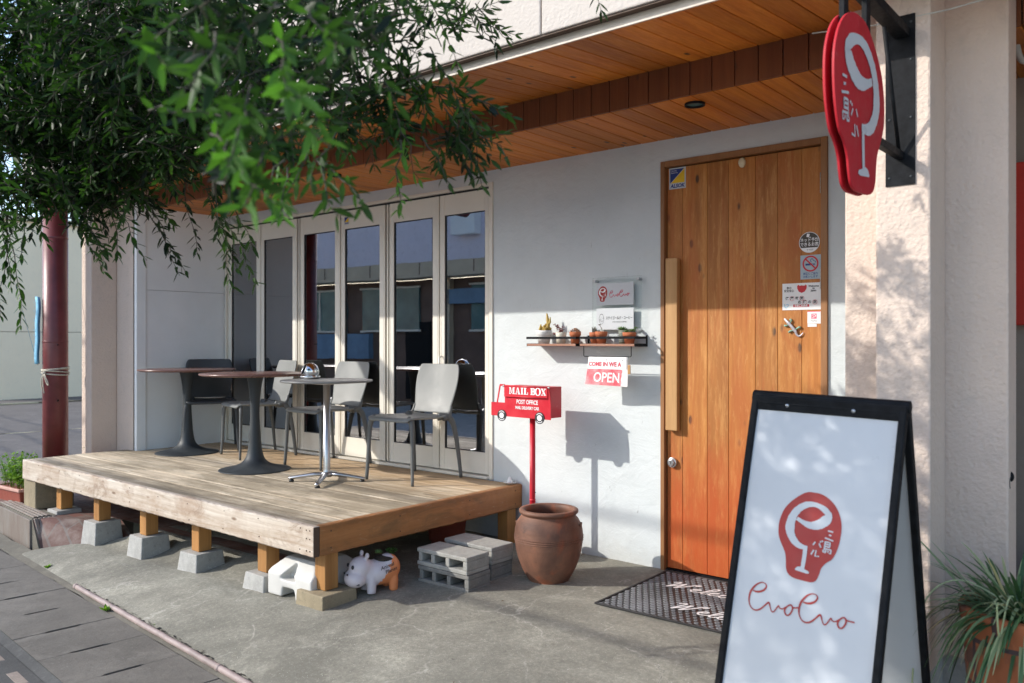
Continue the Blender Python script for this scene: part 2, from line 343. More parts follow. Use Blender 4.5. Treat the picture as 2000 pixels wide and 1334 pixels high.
M['chairw'] = M['white_paint']
M['weight'] = plastic('white_polyethylene', (.60, .59, .56), .5, .1)
M['red_bucket'] = plastic('red_bucket_plastic', (.45, .02, .02), .4)
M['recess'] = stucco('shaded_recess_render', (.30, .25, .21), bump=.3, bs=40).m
M['red_panel'] = simple('red_sign_panel', (.55, .035, .02), .4, var=.06)
M['cable'] = simple('pale_cable', (.5, .5, .46), .6)
M['eva'] = simple('oval_sensor_cream', (.7, .62, .42), .5)

# ------------------------------------------------------------------ mesh helpers
def lerp(a, b, t): return a + (b - a) * t
class MB:
    def __init__(s): s.v = []; s.f = []; s.mi = []; s.r = []; s.sm = []; s.cm = 0; s.smooth = False
    def add(s, vs, fs, rnd=None, smooth=None):
        o = len(s.v); s.v += [tuple(v) for v in vs]; rr = rng.random() if rnd is None else rnd
        for f in fs:
            s.f.append([i + o for i in f]); s.mi.append(s.cm); s.r.append(rr); s.sm.append(s.smooth if smooth is None else smooth)
        return s
    def box(s, x0, x1, y0, y1, z0, z1, rot=None, c=None):
        vs = [(x, y, z) for z in (z0, z1) for y in (y0, y1) for x in (x0, x1)]
        if rot is not None:
            c = Vector(c if c else ((x0 + x1) / 2, (y0 + y1) / 2, (z0 + z1) / 2)); vs = [c + rot @ (Vector(v) - c) for v in vs]
        return s.add(vs, [(0, 2, 3, 1), (4, 5, 7, 6), (0, 1, 5, 4), (2, 6, 7, 3), (0, 4, 6, 2), (1, 3, 7, 5)])
    def hexa(s, bot, top):
        return s.add(list(bot) + list(top), [(3, 2, 1, 0), (4, 5, 6, 7), (0, 1, 5, 4), (1, 2, 6, 5), (2, 3, 7, 6), (3, 0, 4, 7)])
    def prism(s, poly, axis, a, b):
        """poly: 2D points on the other two axes (cyclic order), extruded along axis from a to b"""
        def P(p, t): return (t, p[0], p[1]) if axis == 0 else (p[0], t, p[1]) if axis == 1 else (p[0], p[1], t)
        n = len(poly); vs = [P(p, a) for p in poly] + [P(p, b) for p in poly]
        fs = [tuple(range(n))[::-1], tuple(range(n, 2 * n))] + [(i, (i + 1) % n, n + (i + 1) % n, n + i) for i in range(n)]
        return s.add(vs, fs)
    def lathe(s, prof, n=40, c=(0, 0, 0), cap=True, smooth=True):
        vs = []; fs = []
        for (r, z) in prof:
            for i in range(n):
                a = 2 * PI * i / n; vs.append((c[0] + r * math.cos(a), c[1] + r * math.sin(a), c[2] + z))
        for j in range(len(prof) - 1):
            for i in range(n):
                k = (i + 1) % n; fs.append((j * n + i, j * n + k, (j + 1) * n + k, (j + 1) * n + i))
        if cap:
            if prof[0][0] > 1e-5: fs.append(tuple(range(n))[::-1])
            if prof[-1][0] > 1e-5: fs.append(tuple((len(prof) - 1) * n + i for i in range(n)))
        return s.add(vs, fs, smooth=smooth)
    def tube(s, pts, rad, n=12, cap=True, flat=None, smooth=True):
        pts = [Vector(p) for p in pts]; rad = rad if isinstance(rad, (list, tuple)) else [rad] * len(pts)
        vs = []; fs = []; up = None
        for i, p in enumerate(pts):
            t = (pts[min(i + 1, len(pts) - 1)] - pts[max(i - 1, 0)]).normalized()
            if up is None:
                up = Vector((0, 0, 1)) if abs(t.z) < .9 else Vector((1, 0, 0))
            u = (up - t * up.dot(t)).normalized(); v = t.cross(u); up = u
            for k in range(n):
                a = 2 * PI * k / n; e = rad[i]
                e1, e2 = (e, e) if flat is None else (e * flat[0], e * flat[1])
                vs.append(p + u * math.cos(a) * e1 + v * math.sin(a) * e2)
        for j in range(len(pts) - 1):
            for k in range(n):
                q = (k + 1) % n; fs.append((j * n + k, j * n + q, (j + 1) * n + q, (j + 1) * n + k))
        if cap: fs += [tuple(range(n))[::-1], tuple((len(pts) - 1) * n + k for k in range(n))]
        return s.add(vs, fs, smooth=smooth)
    def sphere(s, c, r, n=16, m=10, smooth=True, rot=None):
        r = r if isinstance(r, (tuple, list)) else (r, r, r); vs = []; fs = []
        for j in range(m + 1):
            b = PI * j / m
            for i in range(n):
                a = 2 * PI * i / n; p = Vector((r[0] * math.sin(b) * math.cos(a), r[1] * math.sin(b) * math.sin(a), -r[2] * math.cos(b)))
                if rot is not None: p = rot @ p
                vs.append(p + Vector(c))
        for j in range(m):
            for i in range(n):
                k = (i + 1) % n; fs.append((j * n + i, j * n + k, (j + 1) * n + k, (j + 1) * n + i))
        return s.add(vs, fs, smooth=smooth)
    def grid(s, P, thick=None, smooth=True):
        """P[j][i] points; thick: offset list of second surface"""
        m_, n_ = len(P), len(P[0]); vs = [p for row in P for p in row]
        fs = [(j * n_ + i, j * n_ + i + 1, (j + 1) * n_ + i + 1, (j + 1) * n_ + i) for j in range(m_ - 1) for i in range(n_ - 1)]
        return s.add(vs, fs, smooth=smooth)
    def build(s, name, mats, parent=None, bevel=0., loc=None, seg=2, clean=False):
        me = bpy.data.meshes.new(name); me.from_pydata(s.v, [], s.f)
        for x in (mats if isinstance(mats, (list, tuple)) else [mats]): me.materials.append(x)
        me.polygons.foreach_set('material_index', s.mi); me.polygons.foreach_set('use_smooth', s.sm)
        at = me.attributes.new('rnd', 'FLOAT', 'FACE'); at.data.foreach_set('value', s.r)
        if len(s.f) < 30000:
            bm = bmesh.new(); bm.from_mesh(me); bmesh.ops.recalc_face_normals(bm, faces=bm.faces); bm.to_mesh(me); bm.free()
        me.update()
        o = bpy.data.objects.new(name, me); C.objects.link(o)
        if parent: o.parent = parent
        if loc: o.location = loc
        if bevel:
            b = o.modifiers.new('bevel', 'BEVEL'); b.width = bevel; b.segments = seg; b.limit_method = 'ANGLE'; b.angle_limit = R(35)
        return o

def tag(o, label=None, cat=None, group=None, kind=None):
    for k, v in (('label', label), ('category', cat), ('group', group), ('kind', kind)):
        if v: o[k] = v
    return o
def thing(name, loc, label, cat, group=None, rz=0.):
    o = bpy.data.objects.new(name, None); o.empty_display_size = .1; C.objects.link(o)
    o.location = loc; o.rotation_euler = (0, 0, rz); return tag(o, label, cat, group)
def copy_tree(o, parent=None):
    c = o.copy(); C.objects.link(c)
    if parent: c.parent = parent
    for ch in list(o.children): copy_tree(ch, c)
    return c
def solidify(o, t, off=0.):
    md = o.modifiers.new('solid', 'SOLIDIFY'); md.thickness = t; md.offset = off; return o
def subsurf(o, n=1):
    md = o.modifiers.new('sub', 'SUBSURF'); md.levels = n; md.render_levels = n; return o

# drawing on a flat face: frame = (origin, ex, ey); offset along the normal
class Face:
    def __init__(s, o, ex, ey): s.o = Vector(o); s.ex = Vector(ex).normalized(); s.ey = Vector(ey).normalized(); s.n = s.ex.cross(s.ey)
    def p(s, x, y, d=0.): return s.o + s.ex * x + s.ey * y + s.n * d
def spline(pts, k=6, closed=False):
    n = len(pts); out = []
    rngi = range(n if closed else n - 1)
    for i in rngi:
        g = lambda q: pts[q % n] if closed else pts[max(0, min(n - 1, q))]
        p0, p1, p2, p3 = g(i - 1), g(i), g(i + 1), g(i + 2)
        for j in range(k):
            t = j / k
            out.append(tuple(.5 * (2 * b + (c - a) * t + (2 * a - 5 * b + 4 * c - d) * t * t + (-a + 3 * b - 3 * c + d) * t ** 3) for a, b, c, d in zip(p0, p1, p2, p3)))
    if not closed: out.append(tuple(pts[-1]))
    return out
def ribbon(mb, F, pts, wd, d=.002):
    """pts (x,y) or (x,y,width)"""
    P = [Vector((p[0], p[1])) for p in pts]; W = [(p[2] if len(p) > 2 else wd) for p in pts]; L = []
    for i, p in enumerate(P):
        t = P[min(i + 1, len(P) - 1)] - P[max(i - 1, 0)]
        t = t.normalized() if t.length > 1e-9 else Vector((1, 0)); nn = Vector((-t.y, t.x)) * W[i] / 2
        L.append((p + nn, p - nn))
    for i in range(len(P) - 1):
        (a, b), (c, e) = L[i], L[i + 1]; dd = d + i * 4e-6
        mb.add([F.p(b.x, b.y, dd), F.p(e.x, e.y, dd), F.p(c.x, c.y, dd), F.p(a.x, a.y, dd)], [(0, 1, 2, 3)])
    return mb
def poly(mb, F, pts, d=.002): return mb.add([F.p(x, y, d) for x, y in pts], [tuple(range(len(pts)))])
def rect(mb, F, x0, y0, x1, y1, d=.002): return poly(mb, F, [(x0, y0), (x1, y0), (x1, y1), (x0, y1)], d)
def circ(cx, cy, r, n=32, ry=None): return [(cx + r * math.cos(2 * PI * i / n), cy + (ry or r) * math.sin(2 * PI * i / n)) for i in range(n)]
def ring(mb, F, cx, cy, r, wd, d=.002, n=40): return ribbon(mb, F, circ(cx, cy, r, n) + [(cx + r, cy)], wd, d)

def text(mb, F, body, size, x, y, d=.002, bold=0., xs=1., align='CENTER', rot=0., shear=0.):
    cu = bpy.data.curves.new('t', 'FONT'); cu.body = body; cu.size = size; cu.align_x = align; cu.align_y = 'CENTER'; cu.offset = bold; cu.shear = shear
    cu.resolution_u = 3
    o = bpy.data.objects.new('t', cu); C.objects.link(o)
    dg = bpy.context.evaluated_depsgraph_get(); me = bpy.data.meshes.new_from_object(o.evaluated_get(dg))
    c, s_ = math.cos(rot), math.sin(rot); vs = []
    for v in me.vertices:
        a, b = v.co.x * xs, v.co.y
        vs.append(F.p(x + a * c - b * s_, y + a * s_ + b * c, d))
    mb.add(vs, [tuple(p.vertices) for p in me.polygons], smooth=False)
    bpy.data.objects.remove(o); bpy.data.curves.remove(cu); bpy.data.meshes.remove(me)
    return mb

# the shop's emblem (traced outline, unit = height 1, centred)
LOGO_OUT = [(490, 130), (600, 140), (710, 195), (800, 290), (860, 420), (878, 560), (862, 740), (810, 890), (740, 955), (690, 1030), (668, 1120), (640, 1190), (580, 1220), (480, 1220), (370, 1212), (300, 1180), (262, 1120), (245, 1010), (225, 930), (180, 850), (125, 750), (103, 640), (110, 520), (150, 390), (220, 290), (320, 195), (410, 140)]
LOGO_E = [(325, 480, 45), (400, 515, 55), (500, 540, 85), (600, 515, 115), (680, 450, 120), (705, 380, 85), (640, 315, 72), (540, 280, 55), (440, 290, 72), (350, 345, 85), (285, 430, 95), (252, 540, 110), (255, 640, 112), (290, 720, 95), (350, 785, 80), (420, 815, 62), (495, 818, 40)]
def logo_pt(x, y): return ((x - 490) / 1090, (675 - y) / 1090)
def draw_logo(mred, mwhite, F, cx, cy, h, sx=1., d=.002, outline=True, jit=.006):
    T = lambda x, y: (cx + logo_pt(x, y)[0] * h * sx, cy + logo_pt(x, y)[1] * h)
    if outline: poly(mred, F, [T(x, y) for x, y in spline(LOGO_OUT, 4, True)][::-1], d)
    q = random.Random(3)
    e = [(*T(x, y), ww / 1090 * h * (1 + q.uniform(-.07, .07)) * (abs(sx) + 1) / 2) for x, y, ww in spline(LOGO_E, 7)]
    ribbon(mwhite, F, e, 0, d + .001)
    ribbon(mwhite, F, [(*T(x, y), ww / 1090 * h) for x, y, ww in [(470, 800, 52), (472, 900, 50), (468, 1000, 50), (464, 1085, 46)]], 0, d + .0013)
    poly(mwhite, F, [T(*p) for p in [(372, 1100), (400, 1066), (440, 1058), (475, 1075), (545, 1098), (552, 1122), (520, 1128), (380, 1112)]][:: (-1 if sx > 0 else 1)], d + .0016)
    # the two little columns of writing
    for seg in ([(722, 570), (785, 574)], [(738, 616), (768, 622)], [(694, 658), (798, 680)],
                [(560, 770), (585, 728)], [(632, 738), (660, 785)], [(640, 712), (655, 722)], [(660, 700), (676, 712)],
                [(548, 890), (578, 828)], [(606, 826), (600, 900), (650, 894)],
                [(705, 700), (700, 812)], [(708, 704), (765, 708)], [(708, 730), (765, 735)], [(765, 708), (762, 760)], [(706, 758), (765, 764)], [(702, 786), (785, 794)],
                [(785, 794), (780, 838), (760, 832)], [(688, 806), (690, 828), (725, 832)], [(720, 800), (722, 828)], [(750, 806), (748, 828)]):
        ribbon(mwhite, F, [(*T(x, y), 17 / 1090 * h) for x, y in seg], 0, d + .0016)
EVO = [(150, 300, 18), (200, 322, 30), (270, 325, 36), (340, 300, 32), (375, 245, 24), (355, 195, 16), (290, 172, 18), (215, 195, 26), (150, 260, 34), (112, 330, 34), (100, 430, 28), (118, 520, 20), (170, 600, 20), (245, 635, 26), (320, 615, 28), (385, 560, 24), (440, 510, 30), (465, 530, 26), (490, 600, 16), (515, 650, 18), (545, 662, 20), (580, 625, 20), (620, 560, 20), (645, 595, 18), (690, 612, 18), (740, 590, 26)]
EVO2 = [(740, 590, 24), (815, 545, 26), (860, 590, 28), (848, 660, 26), (810, 710, 26), (765, 705, 26), (735, 650, 28), (750, 590, 26), (815, 545, 20), (870, 590, 22), (950, 590, 26)]
def draw_evolvo(mb, F, cx, cy, width, d=.002, slope=0.0, bold=1.):
    k = width / 1780; sk = .223
    def T(x, y, ww): 
        return (cx + (x - 980) * k, cy - (y - (x - 980) * sk - 560) * k + (x - 980) * k * slope, ww * k * bold)
    for dx, dy in ((0, 0), (868, 192)):
        for part in (EVO, EVO2):
            pts = [(x + dx, y + dy, w_) for x, y, w_ in part]
            if dx and part is EVO2: pts = pts[:-1] + [(pts[-1][0] + 40, pts[-1][1] + 30, 24)]
            ribbon(mb, F, [T(*p) for p in spline(pts, 6)], 0, d + (.0004 if part is EVO2 else 0) + (.0008 if dx else 0))

# ================================================================== GROUND
def zsw(X): return -.14 + (max(-12, min(3, X)) + 3) * .02
E1 = Vector((-math.cos(R(5.3)), math.sin(R(5.3)), 0)); E2 = Vector((math.sin(R(5.3)), math.cos(R(5.3)), 0)); A0 = Vector((-3.87, 1.815, 0))
def road(s, t, dz=0., z=None):
    p = A0 + E1 * s + E2 * t
    return Vector((p.x, p.y, (zsw(p.x) if z is None else z) + dz))
def struct(mb, name, mat, **k): return tag(mb.build(name, mat, **k), kind='structure')

g = MB(); n = 40
g.grid([[(-90 + 180 * i / n, -60 + 180 * j / n, -.40) for i in range(n + 1)] for j in range(n + 1)])
g.add([(-900, -900, -.42), (900, -900, -.42), (900, 900, -.42), (-900, 900, -.42)], [(0, 1, 2, 3)])
struct(g, 'ground', M['road'])
# car park beyond the left pillar
g = MB(); g.add([(-26.7, 1.9, -.32), (-8.05, 3.0, -.235), (-8.05, 26, -.235), (-26.7, 26, -.32)], [(0, 1, 2, 3)])
struct(g, 'parking_lot', M['asphalt'])
# pavement: drain cover slabs with their slots
g = MB(); P = .43
for i in range(-14, 44):
    s0, s1 = i * P + .0018, (i + 1) * P - .0018; t0, t1 = -.25, .258; no = .019
    slot0 = i % 2 == 0 or rng.random() < .75; tc = rng.uniform(-.02, .02)
    loop = [(s0, t0), (s1, t0), (s1, tc - .1), (s1 - no * .6, tc - .075), (s1 - no * .6, tc + .075), (s1, tc + .1), (s1, t1), (s0, t1), (s0, tc + .1), (s0 + no * .6, tc + .075), (s0 + no * .6, tc - .075), (s0, tc - .1)]
    dz = rng.uniform(-.003, .003)
    top = [road(a, b, dz) for a, b in loop]; bot = [road(a, b, -.08) for a, b in loop]; m_ = len(loop)
    g.add(top + bot, [tuple(range(m_))] + [(k, (k + 1) % m_, m_ + (k + 1) % m_, m_ + k) for k in range(m_)])
o = struct(g, 'pavement', M['slab'], bevel=.002)
# dark bed under slabs + kerb side strips
g = MB(); N_ = 60
def strip(mb, t0, t1, dz0, dz1, s0=-6., s1=19., n=60):
    a = [[road(s0 + (s1 - s0) * i / n, t, dz) for i in range(n + 1)] for t, dz in ((t0, dz0), (t1, dz1))]
    mb.grid(a, smooth=False)
strip(g, -.27, .275, -.05, -.05); struct(g, 'pavement_bed', M['black'])
g = MB(); strip(g, .262, .40, -.002, .012, n=160)
for v in range(len(g.v)): g.v[v] = (g.v[v][0], g.v[v][1] + rng.uniform(-.004, .004), g.v[v][2] + rng.uniform(-.005, .003))
struct(g, 'mortar_strip', M['mortar'])
g = MB(); strip(g, -.255, -.30, .004, -.01); strip(g, -.30, -1.9, -.012, -.02, n=80); struct(g, 'gutter_strip', M['gravel'])
g = MB()
for row in range(11):
    t = -.345 - row * .142; wd = .05
    for i in range(-30, 66):
        s0 = i * .2 + (row % 2) * .1; z_ = rng.uniform(-.014, -.008)
        pts = [(s0 + .003, t), (s0 + .197, t), (s0 + .197, t - wd), (s0 + .003, t - wd)]
        g.hexa([road(a, b, -.08) for a, b in pts], [road(a, b, z_) for a, b in pts])
struct(g, 'brick_paving', M['paver'], bevel=.003, seg=1)
# concrete apron in front of the cafe
def ypipe(X): return 2.055 - (X + 3.18) * .0925
def zap(X, Y):
    yp = ypipe(X); ze = zsw(X) + .035
    f = max(0, min(1, (-3.5 - X) / 3.)); zp = -.045 - .09 * f
    yb = 2.74
    if Y < yb:
        t = (Y - yp) / max(.05, yb - yp); t = max(0, min(1, t)); return ze + (zp - ze) * (t * t * (3 - 2 * t) * .5 + t * .5) - .03 * (1 - t) ** 6
    t = min(1, (Y - yb) / (.75 - .3 * f)); t = t * t * (3 - 2 * t)
    return zp * (1 - t) - .006 * f
g = MB(); rows = []
ny, nx = 46, 170
for j in range(ny + 1):
    row = []
    for i in range(nx + 1):
        X = -7.02 + (4.5 + 7.02) * i / nx; a = j / ny; Y = ypipe(X) - .0 + (4.6 - ypipe(X)) * a
        row.append((X, Y, zap(X, Y) + (rng.uniform(-.0015, .0015))))
    rows.append(row)
# left edge runs obliquely up the tiles
for j, row in enumerate(rows):
    a = j / ny; d = max(0, (row[0][1] - 2.42)) * .9
    for i, p in enumerate(row):
        if p[0] < -5.2:
            xl_ = min(-5.5, -6.80 + max(0, p[1] - 2.42) * 1.15); row[i] = (-5.2 - (-5.2 - p[0]) * (-5.2 - xl_) / 1.82, p[1], p[2])
g.grid(rows); struct(g, 'concrete_apron', M['apron'])
# brick tiled porch floor under the deck and its step at the left
g = MB(); g.add([(-9.2, 2.62, -.004), (-6.98, 2.60, -.004), (-6.5, 3.02, -.012), (-4.3, 3.10, -.016), (-4.3, 4.44, -.016), (-9.2, 4.44, -.004)], [(0, 1, 2, 3, 4, 5)])
g.add([(-6.985, 2.56, -.006), (-6.72, 2.55, -.30), (-6.1, 3.0, -.20), (-6.5, 3.02, -.0125), (-6.98, 2.60, -.0045)], [(0, 1, 2, 3, 4)])
struct(g, 'porch_floor', M['tile'])
st = thing('tiled_step', (0, 0, 0), 'grooved brick tile step at the far left end of the deck', 'step')
g = MB(); x0, x1, xb = -7.9, -7.0, -6.78
g.hexa([(x0, 2.62, -.32), (xb, 2.55, -.32), (xb, 2.75, -.32), (x0, 2.8, -.32)], [(x0, 2.625, 0), (x1, 2.56, 0), (x1, 2.74, 0), (x0, 2.80, 0)])
g.build('body', M['mortar'], st)
g = MB()
for i in range(26):   # vertical ribs of the front tiles
    a = x0 + .01 + i * .034
    if a > x1 - .02: break
    y = 2.622 - (a - x0) * .072
    g.box(a, a + .028, y - .014, y + .01, -.30, -.012)
for i in range(5):    # ribs of the nosing running up the slanted end
    ya = 2.565 + i * .034
    g.hexa([(xb + .008, ya, -.30), (xb + .03, ya, -.30), (xb + .03, ya + .027, -.30), (xb + .008, ya + .027, -.30)], [(x1 + .008, ya, 0.0), (x1 + .03, ya, 0.0), (x1 + .03, ya + .027, 0.0), (x1 + .008, ya + .027, 0.0)])
for i in range(4):    # ribs of the tread
    g.hexa([(x0, 2.635 + i * .032, .0), (x1, 2.57 + i * .032, .0), (x1, 2.594 + i * .032, .0), (x0, 2.659 + i * .032, .0)], [(x0, 2.635 + i * .032, .012), (x1, 2.57 + i * .032, .012), (x1, 2.594 + i * .032, .012), (x0, 2.659 + i * .032, .012)])
g.build('ribbed_tiles', M['ribtile'], st, bevel=.004)
# pink-grey pipe let into the edge of the apron
g = MB(); pts = []
for i in range(80):
    X = -5.50 + i * .09; pts.append((X, ypipe(X) - .005 + rng.uniform(-.002, .002), zsw(X) + .014))
g.tube(pts, .0155, 12)
for i in (0, 22, 45, 66): g.tube([pts[i], (pts[i][0] + .03, pts[i][1] - .003, pts[i][2])], .0175, 12)
tag(g.build('edge_pipe', M['pipe']), 'faded pink plastic pipe laid along the edge of the concrete', 'pipe')

g = MB()
for i in range(330):
    X = rng.uniform(-5.5, 1.2); Y = ypipe(X) + .017 + abs(rng.gauss(0, .008)); rr = rng.uniform(.003, .011)
    g.add([(X + rr * 1.8 * math.cos(a) * rng.uniform(.5, 1), Y + rr * .6 * math.sin(a) * rng.uniform(.5, 1), zap(X, Y) + .004) for a in [k * PI / 3 for k in range(6)]], [tuple(range(6))])
tag(g.build('crumbled_gap', M['black']), kind='stuff')
g = MB()
for i in range(46):
    X = rng.uniform(-6., .4); Y = rng.choice([4.40 - abs(rng.gauss(0, .05)), rng.uniform(2.2, 4.3)]); Z = zap(X, Y) + .004; a = rng.uniform(0, 2 * PI); l = rng.uniform(.006, .02); d = Vector((math.cos(a), math.sin(a), 0)); sd = Vector((-d.y, d.x, 0)) * l * .3; p = Vector((X, Y, Z))
    if -3.6 < X or Y < 2.7: g.add([p - d * l, p + sd + Vector((0, 0, .003)), p + d * l, p - sd + Vector((0, 0, .004))], [(0, 1, 2, 3)])
tag(g.build('leaf_litter', simple('dry_leaf', (.13, .085, .04), .9, var=.4, scale=60)), kind='stuff')
# weeds along the joint
def weed(x, y, z, r, n, label):
    g = MB()
    for i in range(n):
        a = rng.uniform(0, 2 * PI); l = r * rng.uniform(.5, 1.2); b = rng.uniform(.3, 1.1)
        d = Vector((math.cos(a) * math.cos(b), math.sin(a) * math.cos(b), math.sin(b))); sd = Vector((-math.sin(a), math.cos(a), 0)) * r * .22
        p = Vector((x, y, z)) + Vector((rng.uniform(-r, r) * .5, rng.uniform(-r, r) * .3, 0)); q = p + d * l
        g.add([p, p + d * l * .55 + sd, q, p + d * l * .55 - sd], [(0, 1, 2, 3)])
    tag(g.build('weed', M['leaf_lime']), label, 'weed', 'weeds in the pavement joints')
for s, t, r, n_, lb in ((1.02, .26, .035, 40, 'lime green weed in the joint beside the end of the pipe'), (2.35, .33, .03, 30, 'small weed at the foot of the tiled step'), (.52, .335, .02, 16, 'tiny yellow weed against the start of the pink pipe'), (-.62, .17, .025, 18, 'flat yellow weed growing from the slab edge')):
    p = road(s, t, .004); weed(p.x, p.y, p.z, r, n_, lb)

# ================================================================== CAFE BUILDING
YW = 4.436
B = thing('cafe_building', (0, 0, 0), 'white fronted cafe with cedar soffit, folding glass doors and plank door', 'building')
def part(mb, name, mat, **k): return mb.build(name, mat, B, **k)
g = MB()
g.box(-7.36, -3.865, YW, 4.60, 2.515, 2.70); g.box(-3.865, -2.513, YW, 4.60, -.15, 2.70); g.box(-2.513, -1.514, YW, 4.60, 2.468, 2.70)
g.box(-1.514, -.70, YW, 4.60, -.15, 2.70); g.box(-7.36, -3.865, YW, 4.60, -.15, .395)
part(g, 'front_wall', M['plaster'])
g = MB(); g.box(-7.50, -7.36, 3.645, YW, .2, 1.848); g.box(-7.50, -7.36, 3.645, YW, 1.851, 2.70); part(g, 'side_wall', M['white_paint'])
g = MB(); g.box(-7.392, -7.348, 3.552, 3.640, .2, 2.70); part(g, 'corner_trim', M['white_paint'], bevel=.004)
g = MB(); g.box(-7.412, -7.394, 3.556, 3.60, .2, 2.70); part(g, 'expansion_joint', M['black'])
for nm, x0, xr0, xr1, x1, z0 in (('pillar', -8.14, -7.925, -7.725, -7.413, -.4), ('pillar', -1.144, -.955, -.762, -.549, -.2)):
    yb_ = 4.9 if x0 < -5 else 3.72
    g = MB(); g.box(x0, x1, 3.55, yb_, z0 + .36, 2.83); g.box(xr0, xr1, 3.318, 3.549, z0 + .36, 2.83)
    p_ = part(g, nm, M['stucco'], bevel=.008)
    q = MB(); q.box(x0 + .012, x1 - .012, 3.562, yb_ - .012, z0, z0 + .359); q.box(xr0 + .012, xr1 - .012, 3.333, 3.561, z0, z0 + .359)
    q.build('plinth', M['pier'], p_)
# soffit: low planks at the wall, dark board step, sloping planks to the flashing
PW = .118
g = MB(); x = -8.2
while x < 2.4:
    g.box(x + .003, x + PW - .003, 3.732, YW + .12, 2.600, 2.616); x += PW
part(g, 'lower_soffit', M['soffit'], bevel=.0025, seg=1)
g = MB(); x = -8.2
while x < 2.4:
    a, b = x + .003, x + PW - .003
    g.hexa([(a, 2.978, 2.704), (b, 2.978, 2.704), (b, 3.712, 2.765), (a, 3.712, 2.765)], [(a, 2.978, 2.72), (b, 2.978, 2.72), (b, 3.712, 2.781), (a, 3.712, 2.781)]); x += PW
part(g, 'upper_soffit', M['soffit'], bevel=.0025, seg=1)
g = MB(); x = -8.2
while x < 2.4:
    g.box(x + .0025, x + PW - .0025, 3.714, 3.730, 2.602, 2.79); x += PW
part(g, 'soffit_step', M['beamw'], bevel=.002, seg=1)
g = MB(); g.box(-8.2, 2.4, 3.735, YW + .1, 2.6175, 2.66); g.hexa([(-8.2, 2.98, 2.724), (2.4, 2.98, 2.724), (2.4, 3.72, 2.785), (-8.2, 3.72, 2.785)], [(-8.2, 2.98, 2.83), (2.4, 2.98, 2.83), (2.4, 3.72, 2.83), (-8.2, 3.72, 2.83)])
part(g, 'soffit_backing', M['black'])
g = MB(); g.box(-8.2, 2.4, 2.966, 2.976, 2.702, 2.742); part(g, 'flashing', M['flash'])
g = MB(); g.box(-8.2, 2.4, 2.925, 2.964, 2.741, 2.748); part(g, 'drip_edge', M['brown_dark'])
g = MB(); xs = [-8.2, -7.64, -6.56, -5.49, -4.41, -3.335, -2.26, -1.185, -.11, .97, 2.4]
for a, b in zip(xs[:-1], xs[1:]): g.box(a + .004, b - .004, 2.915, 3.1, 2.749, 6.4)
part(g, 'upper_wall', M['stucco_up'], bevel=.006)
g = MB(); g.box(-8.19, 2.39, 2.93, 9.2, 2.85, 6.35); part(g, 'core', M['stucco_up'])
# recessed downlights
for x, y in ((-1.992, 3.857), (-4.855, 3.806), (-6.027, 3.75)):
    g = MB(); g.lathe([(.052, 2.588), (.052, 2.5995)], 28, (x, y, 0), cap=False); g.lathe([(.052, 2.588), (.044, 2.588), (.041, 2.5985)], 28, (x, y, 0), cap=False)
    f = part(g, 'downlight', M['black_metal']); q = MB(); q.lathe([(.0001, 2.5975), (.041, 2.597)], 24, (x, y, 0), cap=False); q.build('lens', M['opp_glass'], f)
# entrance door
g = MB(); x = -2.482; seams = [-2.482, -2.379, -2.219, -2.085, -1.925, -1.796, -1.661, -1.553]
for a, b in zip(seams[:-1], seams[1:]): g.box(a + .0007, b - .0007, 4.452, 4.495, .014, 2.425)
door = part(g, 'entrance_door', M['door'], bevel=.0018, seg=1)
g = MB(); g.box(-2.5125, -2.486, 4.420, 4.50, -.01, 2.466); g.box(-1.549, -1.5145, 4.420, 4.50, -.01, 2.466); g.box(-2.4855, -1.5495, 4.420, 4.50, 2.431, 2.466)
part(g, 'door_frame', M['door_frame'], bevel=.003)
g = MB(); g.box(-2.486, -1.549, 4.5, 4.51, 0, 2.44); g.box(-2.4855, -1.5495, 4.44, 4.5, -.012, .010); part(g, 'threshold', M['black_metal'])
g = MB(); g.box(-2.468, -2.390, 4.402, 4.440, .848, 1.878); g.box(-2.45, -2.41, 4.439, 4.453, .95, 1.0); g.box(-2.45, -2.41, 4.439, 4.453, 1.7, 1.75)
g.build('handle', M['handle_wood'], door, bevel=.004)
def cyl_y(mb, x, z, y0, y1, r, n=20, r2=None):
    mb.tube([(x, y0, z), (x, y1, z)], [r2 or r, r], n, smooth=False); return mb
g = MB(); cyl_y(g, -2.441, .652, 4.432, 4.453, .030); cyl_y(g, -2.441, .652, 4.418, 4.433, .022, r2=.019); g.build('lock_knob', M['steel'], door, bevel=.002)
g = MB(); g.box(-2.4425, -2.4395, 4.4165, 4.4185, .643, .661); g.build('keyhole', M['black'], door)
for z in (2.228, 1.718, .3):
    g = MB()
    for i in range(5): g.tube([(-1.553, 4.444, z - .055 + i * .022), (-1.553, 4.444, z - .055 + i * .022 + .020)], .008, 12)
    g.build('hinge', M['steel'], door)
g = MB(); g.lathe([(.0, 0), (.018, .004), (.021, .012), (.021, .02)], 24); 
for i, v in enumerate(g.v): g.v[i] = (-2.001 + v[0], 4.432 + v[2], 2.396 + v[1] * 1.35)
g.build('door_sensor', M['eva'], door)

